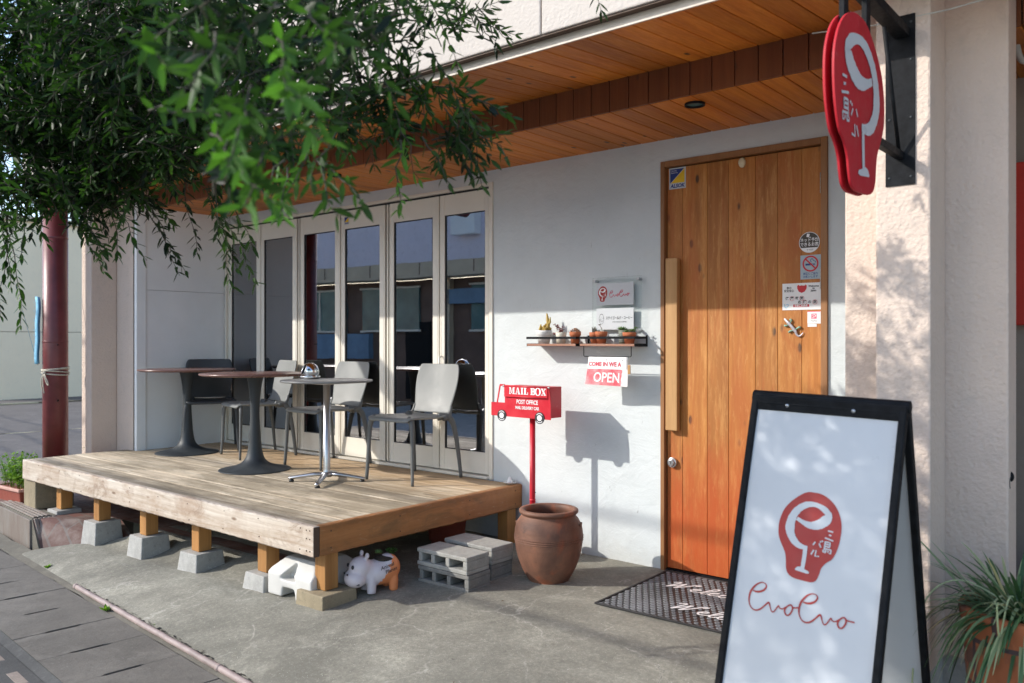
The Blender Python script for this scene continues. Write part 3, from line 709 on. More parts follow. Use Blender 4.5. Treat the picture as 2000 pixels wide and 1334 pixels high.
# folding glass doors
Z0, Z1 = .42, 2.49
g = MB(); g.box(-7.345, -7.322, 4.424, 4.50, .397, 2.514); g.box(-3.90, -3.866, 4.424, 4.50, .397, 2.514); g.box(-7.3215, -3.9005, 4.424, 4.50, 2.492, 2.514); g.box(-7.3215, -3.9005, 4.410, 4.50, .397, .416)
part(g, 'folding_door_frame', M['alu'], bevel=.002)
g = MB(); g.box(-7.3215, -3.9005, 4.455, 4.48, 2.478, 2.492); part(g, 'head_track', M['black'])
edges = [(-7.318, -6.770), (-6.758, -6.205), (-6.150, -5.597), (-5.582, -5.030), (-4.975, -4.422), (-4.410, -3.906)]
glas = [(-7.262, -6.836), (-6.714, -6.268), (-6.100, -5.664), (-5.534, -5.094), (-4.925, -4.487), (-4.361, -3.955)]
for k, ((a, b), (ga, gb)) in enumerate(zip(edges, glas)):
    y0, y1 = 4.446, 4.486; zb, zt = .58, 2.325
    g = MB(); g.box(a, ga, y0, y1, .424, 2.476); g.box(gb, b, y0, y1, .424, 2.476)
    g.box(ga + .0002, gb - .0002, y0 + .0005, y1, .424, zb); g.box(ga + .0002, gb - .0002, y0 + .0005, y1, zt, 2.476)
    for q in (a + .012, b - .016): g.box(q, q + .003, y0 - .0022, y0 + .002, .43, 2.47)
    fd = part(g, 'folding_door', M['alu'], bevel=.002, seg=1)
    g = MB(); g.box(ga, gb, y0 + .014, y0 + .017, zb, zt); g.build('glass_pane', M['glass'], fd)
    g = MB(); bw = .006
    g.box(ga, ga + bw, y0 + .006, y0 + .0135, zb, zt); g.box(gb - bw, gb, y0 + .006, y0 + .0135, zb, zt); g.box(ga + bw, gb - bw, y0 + .006, y0 + .0135, zb, zb + bw); g.box(ga + bw, gb - bw, y0 + .006, y0 + .0135, zt - bw, zt)
    g.build('gasket', M['black'], fd)
for a in (-6.200, -5.025):   # dark folding gaps with their centre bead
    g = MB(); g.box(a, a + .045, 4.466, 4.48, .424, 2.476); q = part(g, 'folding_gap', M['black'])
    g = MB(); g.box(a + .016, a + .029, 4.450, 4.4655, .424, 2.476); g.build('bead', M['alu'], q)
g = MB(); g.tube([(-4.385, 4.440, 1.13), (-4.385, 4.415, 1.14), (-4.385, 4.415, 1.26), (-4.385, 4.440, 1.27)], .007, 10); part(g, 'pull_handle', M['alu'])
# room behind the glass
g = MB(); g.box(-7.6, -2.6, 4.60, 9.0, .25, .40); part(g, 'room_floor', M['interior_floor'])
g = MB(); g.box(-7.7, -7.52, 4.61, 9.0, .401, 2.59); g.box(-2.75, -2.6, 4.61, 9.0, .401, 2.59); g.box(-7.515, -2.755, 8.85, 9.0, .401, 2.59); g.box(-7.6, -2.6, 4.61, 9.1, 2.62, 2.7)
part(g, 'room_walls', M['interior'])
# wall beyond the right pillar
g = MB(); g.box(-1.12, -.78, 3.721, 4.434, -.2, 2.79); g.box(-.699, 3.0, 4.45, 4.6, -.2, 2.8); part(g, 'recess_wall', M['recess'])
g = MB(); g.tube([(-1.2, 3.33, 2.62), (-.95, 3.32, 2.59), (-.7, 3.32, 2.585), (-.45, 3.32, 2.60), (.1, 3.32, 2.66)], .003, 6); part(g, 'thin_wire', M['cable'])

# ================================================================== DECK
D = thing('wooden_deck', (-5.64, 3.55, 0), 'weathered plank deck with bleached front beam on concrete piers', 'deck')
o = Vector((-5.64, 3.55, 0))
def dbox(mb, x0, x1, y0, y1, z0, z1): return mb.box(x0 - o.x, x1 - o.x, y0 - o.y, y1 - o.y, z0, z1)
XL, XR, YF, ZD = -7.54, -3.60, 2.685, .396
g = MB(); y = YF + .042; n = 9; bw = (4.405 - y) / n
for i in range(n):
    xs = [XL] + ([rng.uniform(XL + 1.2, XR - 1.2)] if i % 2 else []) + [XR - .042]
    for a, b in zip(xs[:-1], xs[1:]):
        g.r and None
        dz = rng.uniform(-.0015, .0015); dbox(g, a + .001, b - .001, y + i * bw + .0022, y + (i + 1) * bw - .0022, ZD - .034 + dz, ZD + dz)
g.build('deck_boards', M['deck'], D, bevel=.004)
def worn_beam(axis, a, b, c0, c1, z0, z1, nm, mat, n=120):
    ring_ = []
    for i in range(n + 1):
        t = lerp(a, b, i / n); q = lambda k: rng.gauss(0, k); ch = (.006 + abs(q(.002))); sg = 1 if c1 > c0 else -1
        pr_ = [(c0 + q(.0006), z0 + ch), (c0 + sg * ch, z0 + q(.001)), (c1, z0), (c1, z1), (c0 + sg * ch * 1.3 + q(.001), z1 + q(.0012)), (c0 + sg * .002 + q(.001), z1 - .003 + q(.001)), (c0 + q(.0008), z1 - ch * 1.4)]
        ring_.append([(t - o.x, u - o.y, v) if axis == 0 else (u - o.x, t - o.y, v) for u, v in pr_])
    g = MB(); m_ = 7
    g.add([p for r_ in ring_ for p in r_], [(i * m_ + k, i * m_ + (k + 1) % m_, (i + 1) * m_ + (k + 1) % m_, (i + 1) * m_ + k) for i in range(n) for k in range(m_)] + [tuple(range(m_)), tuple(n * m_ + k for k in range(m_))])
    return g.build(nm, mat, D)
worn_beam(0, XL, XR - .002, YF, YF + .040, ZD - .162, ZD + .002, 'front_beam', M['beam_white'])
worn_beam(1, YF + .0415, 4.43, XR, XR - .040, ZD - .162, ZD + .001, 'side_beam', M['beam_brown'], 60)
g = MB(); dbox(g, XR - .0015, XR - .0003, YF + .003, YF + .039, ZD - .160, ZD - .002); g.build('beam_end', M['brown_dark'], D)
g = MB(); dbox(g, XL, XL + .04, YF + .0415, 4.4, ZD - .162, ZD - .036); dbox(g, XL + .05, XR - .05, 3.5, 3.55, ZD - .12, ZD - .036); dbox(g, XL + .05, XR - .05, 4.2, 4.25, ZD - .12, ZD - .036); g.build('joist', M['post'], D)
def nail(x, y, z, r):
    g = MB(); g.sphere((x - o.x, y - o.y, z), r, 8, 6); g.build('nail', M['brown_dark'], D)
for x in (-3.66, -3.63):
    for z in (.375, .33, .265): nail(x, YF - .0005, z, .0042)
for i in range(11):
    for z in (.37, .27): nail(-7.6 + i * .39 + rng.uniform(-.02, .02), YF - .0005, z + rng.uniform(-.01, .01), .0036)
for y in (2.8, 3.3, 3.9, 4.36):
    for z in (.36, .27): nail(XR + .0005, y, z, .0042)
piers = [-7.10, -6.42, -5.69, -4.99, -4.24, -3.690]
words = ['half on the tiled step at the left end', 'next to the tiled step', 'third from the left under the bleached beam', 'midway along the bleached beam', 'beside the white plastic weight', 'low one under the front right corner']
for k, (x, wd) in enumerate(zip(piers, words)):
    yc = 2.84
    g = MB(); dbox(g, x - .045, x + .045, yc - .045, yc + .045, .026, ZD - .034); g.build('post', M['post'], D, bevel=.004)
    zb = min(zap(x - .1, 2.72), zap(x + .1, 2.72)) - .03
    last = k == 5; t_, b_ = (.115, .12) if last else (.095, .112)
    g = MB(); ht = .024 - zb
    g.hexa([(-b_, -b_, 0), (b_, -b_, 0), (b_, b_, 0), (-b_, b_, 0)], [(-t_, -t_, ht), (t_, -t_, ht), (t_, t_, ht), (-t_, t_, ht)])
    ob = g.build('concrete_pier', M['pier_old'] if last else M['pier'], bevel=.006); ob.location = (x, yc, zb); ob.rotation_euler = (0, 0, rng.uniform(-.05, .05))
    tag(ob, 'tapered grey concrete footing under the deck, ' + wd, 'footing', 'concrete footings under the deck edge')
for x, y in ((-3.66, 4.34), (-6.0, 4.3), (-4.8, 4.3)):
    g = MB(); dbox(g, x - .045, x + .045, y - .045, y + .045, -.012, ZD - .034); g.build('post', M['post'], D, bevel=.004)
g = MB(); g.box(-.135, .135, -.15, .15, 0, .237); ob = g.build('concrete_block', M['pier_old'], bevel=.008); ob.location = (-7.46, 2.86, 0.0); ob.rotation_euler = (0, 0, -.04)
tag(ob, 'rough brown stained concrete block propping the left end of the deck', 'block')

# ================================================================== CHAIRS
def make_chair(label, mseat, mleg):
    t = thing('resin_chair', (0, 0, 0), label, 'chair', 'moulded chairs on the deck')
    # one moulded shell: seat grid and back grid share the bend line
    def row(y, z, hw, dish, n=12):
        return [(hw * u, y + dish * .35 * (1 - u * u) * (1 if z > .5 else 0), z - (dish * (1 - u * u) if z < .5 else 0)) for u in [(-1 + 2 * i / n) for i in range(n + 1)]]
    g = MB(); g.grid([row(-.245, .425, .190, 0), row(-.248, .440, .205, 0), row(-.235, .453, .215, .003), row(-.17, .457, .222, .010), row(-.05, .452, .220, .018), row(.07, .447, .212, .02), row(.145, .448, .202, .016), row(.178, .462, .188, .01)])
    s = solidify(g.build('seat', mseat, t), .016); subsurf(s)
    prof = [(.178, .462, .188), (.194, .488, .184), (.206, .53, .190), (.222, .60, .204), (.238, .67, .214), (.253, .735, .214), (.266, .785, .204), (.272, .808, .194), (.274, .818, .184)]
    g = MB(); rows = []
    for y, z, hw in prof:
        rows.append([(hw * u, y + .028 * (1 - u * u) * min(1, (z - .45) * 4), z) for u in [(-1 + 2 * i / 12) for i in range(13)]])
    g.grid(rows); s = solidify(g.build('backrest', mseat, t), .013); subsurf(s)
    for sx in (-1, 1):
        g = MB(); P = spline([(sx * .165, -.205, .446), (sx * .200, -.215, .425), (sx * .213, -.222, .36), (sx * .222, -.228, .18), (sx * .232, -.236, 0)], 4)
        g.tube(P, [lerp(.026, .0125, (i / (len(P) - 1)) ** .7) for i in range(len(P))], 12, flat=(1, .8)); g.build('leg', mleg, t)
        g = MB(); P = spline([(sx * .150, .10, .446), (sx * .185, .155, .442), (sx * .206, .190, .405), (sx * .218, .215, .30), (sx * .228, .235, .15), (sx * .236, .250, 0)], 4)
        g.tube(P, [lerp(.030, .0125, (i / (len(P) - 1)) ** .7) for i in range(len(P))], 12, flat=(1, .85)); g.build('leg', mleg, t)
        # arm of the shell that carries the back
    for sx in (-1, 1):
        g = MB(); P = spline([(sx * .196, .11, .436), (sx * .190, .165, .447), (sx * .186, .190, .478), (sx * .184, .202, .52)], 5)
        g.tube(P, [lerp(.022, .010, i / (len(P) - 1)) for i in range(len(P))], 10); g.build('shell_shoulder', mleg, t)
    return t
ch = make_chair('grey moulded chair nearest the red mailbox, facing the street', M['chair'], M['chair_leg'])
spots = [(-4.345, 4.11, .02, None), (-5.38, 4.145, .0, 'grey moulded chair behind the round table with the chrome ashtray'), (-6.285, 4.10, -.22, 'grey moulded chair turned aside, right of the middle maroon table')]
for i, (x, y, a, lb) in enumerate(spots):
    c_ = ch if i == 0 else copy_tree(ch)
    c_.location = (x, y, ZD); c_.rotation_euler = (0, 0, a)
    if lb: c_['label'] = lb
ch2 = make_chair('charcoal moulded chair against the white side wall, behind the far maroon table', M['chair_dark'], M['chair_dark'])
ch2.location = (-6.98, 4.06, ZD); ch2.rotation_euler = (0, 0, R(62))

# ================================================================== TABLES
def tulip(x, y, label):
    t = thing('pedestal_table', (x, y, ZD), label, 'table', 'maroon pedestal tables')
    prof = [(.266, 0), (.268, .004), (.258, .009), (.185, .024), (.115, .048), (.076, .082), (.058, .13), (.048, .20), (.041, .29), (.036, .38), (.035, .46), (.039, .55), (.049, .64), (.062, .70), (.074, .722)]
    pr = [p for p in spline(prof, 3)]
    g = MB(); g.lathe(pr, 48); g.build('pedestal', M['cast'], t)
    g = MB(); g.lathe([(.39, .7225), (.405, .7295), (.408, .736), (.405, .7415)], 72); g.build('tabletop', M['table_red'], t, bevel=.001, seg=1)
    return t
tulip(-6.90, 3.79, 'maroon round table on a slate tulip foot, farthest left on the deck')
tulip(-5.585, 3.62, 'maroon round table on a slate tulip foot, middle of the deck')
t = thing('cafe_table', (-4.715, 3.63, ZD), 'small grey round table on a chrome column with four feet', 'table')
g = MB(); g.lathe([(.310, .700), (.318, .703), (.319, .712), (.316, .7145)], 72); g.build('tabletop', M['table_grey'], t)
g = MB(); g.box(-.12, .12, -.12, .12, .688, .6995); g.build('top_plate', M['steel'], t, bevel=.003)
g = MB(); g.lathe([(.034, .055), (.026, .075), (.0245, .09), (.0245, .688)], 28); g.build('column', M['steel'], t)
g = MB(); g.lathe([(.001, .075), (.036, .07), (.04, .05), (.036, .036), (.001, .034)], 24); g.build('hub', M['steel'], t)
for k in range(4):
    a = R(38) + k * PI / 2 ; d = Vector((math.cos(a), math.sin(a), 0))
    g = MB(); P = [d * .02 + Vector((0, 0, .055)), d * .09 + Vector((0, 0, .051)), d * .18 + Vector((0, 0, .038)), d * .255 + Vector((0, 0, .026)), d * .272 + Vector((0, 0, .022))]
    g.tube(P, [.02, .019, .0165, .0145, .010], 12, flat=(.75, 1.15)); lg = g.build('leg', M['steel'], t)
    g = MB(); g.lathe([(.018, 0), (.019, .008), (.012, .018)], 16, tuple(d * .25)); g.build('foot', M['black'], lg)
# ashtray: open chrome dome
t = thing('ashtray', (-4.945, 3.66, ZD + .7148), 'chrome domed ashtray with an open mouth on the small grey table', 'ashtray')
g = MB(); g.lathe([(.0, .0), (.062, 0), (.07, .006), (.074, .018), (.070, .022), (.066, .014), (.0, .008)], 36); g.build('bowl', M['chrome'], t)
ax = Vector((-.35, -.86, .36)).normalized(); u_ = ax.cross(Vector((0, 0, 1))).normalized(); v_ = u_.cross(ax); cc_ = Vector((0, 0, .052)); rad_ = .064
def dome(r, a0):
    return [[(lambda p: Vector((p.x, p.y, max(p.z, .012))))(cc_ + r * (ax * math.cos(a0 + (PI - a0) * j / 14) + (u_ * math.cos(2 * PI * i / 36) + v_ * math.sin(2 * PI * i / 36)) * math.sin(a0 + (PI - a0) * j / 14))) for i in range(37)] for j in range(15)]
g = MB(); g.grid(dome(rad_, R(44))); g.build('dome', M['chrome'], t)
g = MB(); g.grid(dome(rad_ - .0022, R(44))); g.build('dark_inside', M['black_metal'], t)
g = MB(); g.tube([cc_ + rad_ * (ax * math.cos(R(44)) + (u_ * math.cos(2 * PI * i / 36) + v_ * math.sin(2 * PI * i / 36)) * math.sin(R(44))) for i in range(37)], .0038, 8, cap=False); g.tube([(-.073, .01, .026), (.073, .01, .026)], .006, 10); g.build('hinge_rim', M['chrome'], t)
# salt dish
t = thing('salt_dish', (-3.66, 4.37, ZD + .001), 'small white dish with a cone of salt on the deck corner', 'dish')
g = MB(); g.lathe([(.022, 0), (.046, .014), (.048, .017), (.022, .006), (.0, .005)], 28); g.build('dish', M['pot_white'], t)
g = MB(); g.lathe([(.024, .006), (.016, .028), (.007, .048), (.0, .052)], 20); g.build('salt_cone', M['white'], t)

# ================================================================== MAILBOX
t = thing('mailbox', (-3.28, 4.145, 0), 'red metal mailbox shaped like a delivery van on a red post', 'mailbox')
F = Face((0, -.066, 0), (1, 0, 0), (0, 0, 1))   # local: x right, z up
xl, xr, zb, zt = -.291, .197, .898, 1.104
g = MB()
# flat van silhouette with a window opening, built from strips, 3 mm thick
y0, y1 = -.068, -.065
def plate(pts): g.prism(pts, 1, y0, y1)
plate([(xl, zb), (xr, zb - .004), (xr, .955), (xl, .955)]); plate([(xl, .955), (xr - .0, .955), (xr, .985), (xl, .985)])
plate([(-.175, .985), (xr, .985), (xr - .015, zt - .006), (-.175, zt - .004)])
plate([(-.245, .985), (-.235, .985), (-.212, 1.09), (-.222, 1.094)]); plate([(-.222, 1.092), (-.175, 1.092), (-.175, zt), (-.216, zt)])
g.build('van_front', M['mail_red'], t)
g = MB(); g.box(-.170, xr - .016, -.0645, .066, zb + .004, zt - .008)
b_ = g.build('box', M['mail_red'], t, bevel=.002)
g = MB(); g.box(xr - .0158, xr - .012, -.058, .060, zb + .012, zt - .02); g.build('rear_panel', M['mail_red'], t, bevel=.001)
g = MB(); g.box(-.176, xr - .022, -.0745, -.0685, 1.026, zt - .012); fl = g.build('flap', M['mail_red'], t, bevel=.0015)
g = MB(); g.tube([(-.178, -.073, zt - .010), (xr - .014, -.073, zt - .010)], .0045, 8); g.tube([(-.17, -.0765, 1.028), (xr - .03, -.0765, 1.028)], .0035, 8); g.build('flap_rod', M['mail_red'], t)
for x in (-.180, xr - .012):
    g = MB(); g.sphere((x, -.073, zt - .010), .0075, 10, 8); g.build('rod_cap', M['steel'], t)
for x in (-.198, .112):
    g = MB(); g.tube([(x, -.0725, zb + .004), (x, -.0685, zb + .004)], .037, 32, smooth=False); wl = g.build('wheel', M['ink'], t)
    g = MB(); FF = Face((0, -.0725, 0), (1, 0, 0), (0, 0, 1)); poly(g, FF, circ(x, zb + .004, .0185), .0008)
    for a0 in (40, 220): ribbon(g, FF, [(x + .0285 * math.cos(R(a0 + q * 10)), zb + .004 + .0285 * math.sin(R(a0 + q * 10))) for q in range(11)], .0045, .0008)
    g.build('hubcap', M['white'], wl)
g = MB(); g.tube([(0, 0, .0), (0, 0, zb + .002)], .0185, 20); g.tube([(0, 0, .36), (0, 0, .375)], .0198, 20); g.build('post', M['mail_red'], t)
g = MB(); g.tube([(.0185, 0, .417), (.026, 0, .417)], .003, 8); g.build('bolt', M['ink'], t)
# slab-serif lettering on the flap
g = MB(); FL = Face((0, -.0745, 0), (1, 0, 0), (0, 0, 1))
def slab(x, L, h, z0, d=.0012):
    """fat slab letters from strokes; returns advance"""
    T, t_ = .3 * h, .1 * h; R_ = lambda a, b, c, e, dd=0: rect(g, FL, x + a * h, z0 + b * h, x + c * h, z0 + e * h, d + dd)
    if L == 'M':
        R_(0, 0, .34, .1); R_(.07, .1, .2, .9); R_(0, .9, .3, 1); R_(.62, 0, 1.1, .1); R_(.72, .1, 1., .9); R_(.78, .9, 1.1, 1)
        poly(g, FL, [(x + .2 * h, z0 + .9 * h), (x + .42 * h, z0 + .12 * h), (x + .54 * h, z0 + .12 * h), (x + .34 * h, z0 + 1 * h), (x + .2 * h, z0 + h)][::-1], d + .0003); poly(g, FL, [(x + .5 * h, z0 + .14 * h), (x + .56 * h, z0 + .14 * h), (x + .8 * h, z0 + .98 * h), (x + .72 * h, z0 + .98 * h)], d + .0005); return 1.18 * h
    if L == 'A':
        R_(0, 0, .32, .1); R_(.5, 0, .98, .1); poly(g, FL, [(x + .58 * h, z0 + .1 * h), (x + .88 * h, z0 + .1 * h), (x + .6 * h, z0 + h), (x + .4 * h, z0 + h)], d + .0003); poly(g, FL, [(x + .1 * h, z0 + .1 * h), (x + .2 * h, z0 + .1 * h), (x + .48 * h, z0 + .95 * h), (x + .4 * h, z0 + .98 * h)], d + .0005); R_(.25, .28, .68, .38, .0007); return 1.04 * h
    if L == 'I': R_(0, 0, .5, .1); R_(.1, .1, .4, .9); R_(0, .9, .5, 1); return .58 * h
    if L == 'L': R_(0, 0, .8, .1); R_(.1, .1, .4, .9); R_(0, .9, .52, 1); R_(.7, .1, .8, .36); return .9 * h
    if L in 'BO':
        q = [(x + (.42 + .42 * math.cos(2 * PI * i / 28)) * h, z0 + (.5 + .52 * math.sin(2 * PI * i / 28)) * h) for i in range(29)]
        if L == 'O': ribbon(g, FL, [(a, b, (.30 - .18 * abs(math.sin(2 * PI * i / 28)) ** 2) * h) for i, (a, b) in enumerate(q)], 0, d); return .98 * h
        R_(0, 0, .5, .1); R_(.1, .1, .4, .9); R_(0, .9, .5, 1); R_(.4, .47, .55, .55)
        for cz, rr in ((.28, .23), (.74, .21)): ribbon(g, FL, [(x + (.48 + rr * 1.25 * math.cos(-PI / 2 + PI * i / 14)) * h, z0 + (cz + rr * math.sin(-PI / 2 + PI * i / 14)) * h, (.1 + .16 * math.sin(PI * i / 14)) * h) for i in range(15)], 0, d + .0002 + cz * .0003)
        return .96 * h
    if L == 'X':
        for a, b in ((0, .4), (.5, .95)): R_(a, 0, b, .09); R_(a, .91, b, 1)
        poly(g, FL, [(x + .07 * h, z0 + .92 * h), (x + .6 * h, z0 + .06 * h), (x + .9 * h, z0 + .06 * h), (x + .38 * h, z0 + .92 * h)][::-1], d + .0003); poly(g, FL, [(x + .12 * h, z0 + .06 * h), (x + .22 * h, z0 + .06 * h), (x + .84 * h, z0 + .93 * h), (x + .74 * h, z0 + .93 * h)], d + .0005); return .98 * h
xx = -.132; hh = .043
for L in 'MAIL BOX': xx += .35 * hh if L == ' ' else slab(xx, L, hh, 1.044)
g.build('flap_lettering', M['white'], fl)
g = MB(); FV = Face((0, -.068, 0), (1, 0, 0), (0, 0, 1))
text(g, FV, 'POST OFFICE', .037, .010, .995, .0012, .0009, .80); text(g, FV, 'MAIL DELIVERY CAR', .0265, .010, .958, .0012, .0008, .80)
g.build('van_lettering', M['white'], t)

# ================================================================== JAR, BLOCKS, BUCKET
t = thing('stoneware_jar', (-2.915, 3.835, -.004), 'large brown stoneware jar standing beside the red mailbox post', 'jar')
prof = [(.0, 0), (.108, 0), (.118, .006), (.15, .06), (.178, .13), (.194, .20), (.199, .262), (.193, .315), (.176, .352), (.160, .372), (.156, .380), (.164, .388), (.172, .396), (.173, .406), (.167, .413), (.150, .414), (.141, .408), (.137, .396), (.140, .375), (.16, .33), (.178, .26), (.15, .1), (.1, .02), (0, .015)]
g = MB(); g.lathe(spline(prof, 3), 64); g.build('body', M['jar'], t)
g = MB()
for z, r in ((.250, .1995), (.262, .2), (.238, .1985)):
    g.tube([(r * math.cos(2 * PI * i / 64), r * math.sin(2 * PI * i / 64), z) for i in range(65)], .0028, 6, cap=False)
g.build('rope_bands', M['jar'], t)
for a in (25, 205):
    g = MB(); c, s_ = math.cos(R(a)), math.sin(R(a)); g.tube([(c * .185 - s_ * q * .028, s_ * .185 + c * q * .028, .335 - .022 * (1 - abs(q)) ** .5) for q in (-1, -.7, -.3, 0, .3, .7, 1)], .008, 8); g.build('lug', M['jar'], t)
def block(x, y, z, rz, mat, label):
    g = MB(); L, Wd, H = .39, .19, .098
    g.box(-L / 2, L / 2, -Wd / 2, Wd / 2, 0, .024); g.box(-L / 2, L / 2, -Wd / 2, Wd / 2, H - .024, H)
    for a, b in ((-L / 2 + .012, -L / 2 + .04), (-.085, -.055), (.03, .06), (L / 2 - .032, L / 2)): g.box(a, b, -Wd / 2 + .001, Wd / 2 - .001, .0241, H - .0241)
    ob = g.build('hollow_block', mat, bevel=.005); ob.location = (x, y, z); ob.rotation_euler = (0, 0, rz)
    return tag(ob, label, 'concrete block', 'hollow concrete blocks stacked by the jar')
block(-3.295, 3.435, -.012, .03, M['block_rough'], 'coarse hollow block at the bottom of the front stack')
block(-3.300, 3.432, .088, .015, M['block'], 'smooth hollow block on top of the front stack')
block(-3.335, 3.68, -.010, .01, M['block_rough'], 'hollow block at the bottom of the stack behind')
block(-3.33, 3.685, .090, -.02, M['block'], 'smooth hollow block on top of the stack behind')
t = thing('bucket', (-3.24, 4.13, -.005), 'red plastic bucket half hidden behind the brown jar', 'bucket')
g = MB(); g.lathe([(0, .004), (.085, 0), (.108, .19), (.113, .19), (.113, .20), (.105, .20), (.083, .01), (0, .012)], 32); g.build('pail', M['red_bucket'], t)
g = MB(); g.tube([(.112 * math.cos(PI * i / 16), -.112 * math.sin(PI * i / 16) * .95, .19 - .05 * math.sin(PI * i / 16)) for i in range(17)], .003, 8); g.build('bail', M['steel'], t)
t = thing('clay_pot', (-3.95, 4.05, -.012), 'dark clay pot in the shadow under the deck', 'pot')
g = MB(); g.lathe([(0, 0), (.1, 0), (.14, .2), (.155, .2), (.155, .24), (.138, .24), (.12, .05), (0, .03)], 32); g.build('body', M['planter_terra'], t)

# ================================================================== WHITE SIGN WEIGHT under the deck
def boolean(o, cutter):
    md = o.modifiers.new('b', 'BOOLEAN'); md.operation = 'DIFFERENCE'; md.object = cutter; md.solver = 'EXACT'
    dg = bpy.context.evaluated_depsgraph_get(); me = bpy.data.meshes.new_from_object(o.evaluated_get(dg)); o.modifiers.clear(); o.data = me
    bpy.data.objects.remove(cutter)
g = MB(); wx, dy, h1, h2 = .19, .20, .125, .205
poly_s = [(-dy, 0), (dy, 0), (dy, h1), (dy - .10, h2), (-dy + .10, h2), (-dy, h1)]
vs = []
for x, k in ((-wx, 0), (wx, 0)): vs += [(x, a, b) for a, b in poly_s]
g.prism([(-dy, 0), (dy, 0), (dy, h1), (dy - .09, h2), (-dy + .09, h2), (-dy, h1)], 0, -wx, wx)
o_ = g.build('sign_weight', M['weight'])
c_ = MB(); c_.prism([(-.07, -.01), (.055, -.01), (.045, .055), (-.058, .055)], 1, -dy - .05, -dy + .09); boolean(o_, c_.build('cut', M['weight']))
c_ = MB(); c_.prism([(-.085, .098), (.06, .098), (-.01, .19)], 1, -dy - .05, -dy + .075); boolean(o_, c_.build('cut', M['weight']))
for s_ in (-1, 1):
    c_ = MB(); c_.prism([(s_ * (wx + .01), h1 + .005), (s_ * (wx + .01), h2 + .02), (s_ * (wx - .085), h2 + .02)], 1, -dy - .1, dy + .1); boolean(o_, c_.build('cut', M['weight']))
b_ = o_.modifiers.new('rm', 'REMESH'); b_.mode = 'VOXEL'; b_.voxel_size = .006; b_.use_smooth_shade = True
b_ = o_.modifiers.new('sm', 'SMOOTH'); b_.factor = .6; b_.iterations = 10
o_.location = (-3.915, 2.945, zap(-3.9, 2.9) - .004); o_.rotation_euler = (0, 0, .05)
tag(o_, 'white plastic water weight with a triangular grip under the deck corner', 'sign weight')

# ================================================================== HIPPO PLANTER
t = thing('hippo_planter', (-3.575, 3.09, -.022), 'white and orange hippopotamus planter under the deck corner', 'planter')
g = MB()
g.sphere((.02, 0, .086), (.092, .070, .062)); g.sphere((.060, 0, .100), (.062, .066, .066)); g.sphere((-.075, -.0, .118), (.054, .058, .052)); g.sphere((-.100, 0, .072), (.052, .066, .044)); g.sphere((-.035, 0, .09), (.05, .056, .058))
for x in (-.035, .075):
    for y in (-.038, .038): g.lathe([(.0, 0), (.021, 0), (.022, .02), (.024, .05), (.02, .08), (0, .09)], 14, (x, y, 0))
for y in (-.034, .034): g.sphere((-.055, y, .176), (.011, .013, .016))
ob = g.build('body', None or M['white'], t)
rm = ob.modifiers.new('rm', 'REMESH'); rm.mode = 'VOXEL'; rm.voxel_size = .0045; rm.use_smooth_shade = True
smm = ob.modifiers.new('sm', 'SMOOTH'); smm.factor = .6; smm.iterations = 9
m = NT('hippo_paint', .45, 0, .5); co = m.coord(); sx_ = m.sep(co)
fac = m.math('ADD', m.math('SUBTRACT', m.math('MULTIPLY', sx_[0], 7.), m.math('MULTIPLY', sx_[2], 4.2)), m.math('MULTIPLY', m.noise(co, 34, 4, .6), .55))
m.base(m.mix(m.ramp(fac, [(.10, 0.), (.115, 1.)]), (.66, .60, .63), (.80, .27, .10))); ob.data.materials[0] = m.m
g = MB(); g.sphere((.045, 0, .146), (.050, .050, .014)); g.build('soil', M['soil'], t)
for y in (-.027, .030):
    g = MB(); g.sphere((-.1235, y, .130), (.006, .0075, .0095), 12, 8); g.build('eye', M['ink'], t)
g = MB()
for y in (-.018, .018): g.sphere((-.146, y, .098), (.004, .005, .005), 10, 6)
g.build('nostrils', M['ink'], t)
g = MB(); g.tube([(-.127 + .035 * (q / 6) ** 2 - .012, .061 * (q / 6), .050 + .006 * (q / 6) ** 2) for q in range(-6, 7)], .0035, 8); g.build('mouth', M['ink'], t)
FH = Face((.03, -.0735, .112), (1, .0, .12), (0, .12, 1)); g = MB(); text(g, FH, 'Animal', .024, 0, .013, .001, .0003, rot=.12); text(g, FH, 'Planet', .024, .018, -.009, .0022, .0003, rot=.12); g.build('lettering', M['ink'], t)
t.rotation_euler = (0, 0, R(72)); t.scale = (1.2, 1.2, 1.2)
def rosette(mb, c, n, ln, wd, th, tilt0=.2, tilt1=1.35, fat=.35):
    for i in range(n):
        a = i * 2.39996; k = i / n; el = lerp(tilt0, tilt1, k); l = ln * (1 - .5 * k)
        d = Vector((math.cos(a) * math.cos(el), math.sin(a) * math.cos(el), math.sin(el))); sd = Vector((-math.sin(a), math.cos(a), 0)); u = d.cross(sd) * -1
        p = Vector(c); w_ = wd * (1 - .4 * k)
        A = p + d * l * .1; Bq = p + d * l * .6; T_ = p + d * l
        mb.add([A - sd * w_ * .4, A + sd * w_ * .4, Bq + sd * w_ * .5, T_, Bq - sd * w_ * .5, Bq + u * th - d * l * .1, A - u * th * .5, Bq - u * th * .6],
               [(0, 6, 7, 4), (6, 1, 2, 7), (4, 7, 3), (7, 2, 3), (0, 4, 5), (0, 5, 1), (1, 5, 2), (4, 3, 5), (5, 3, 2)], rng.random())
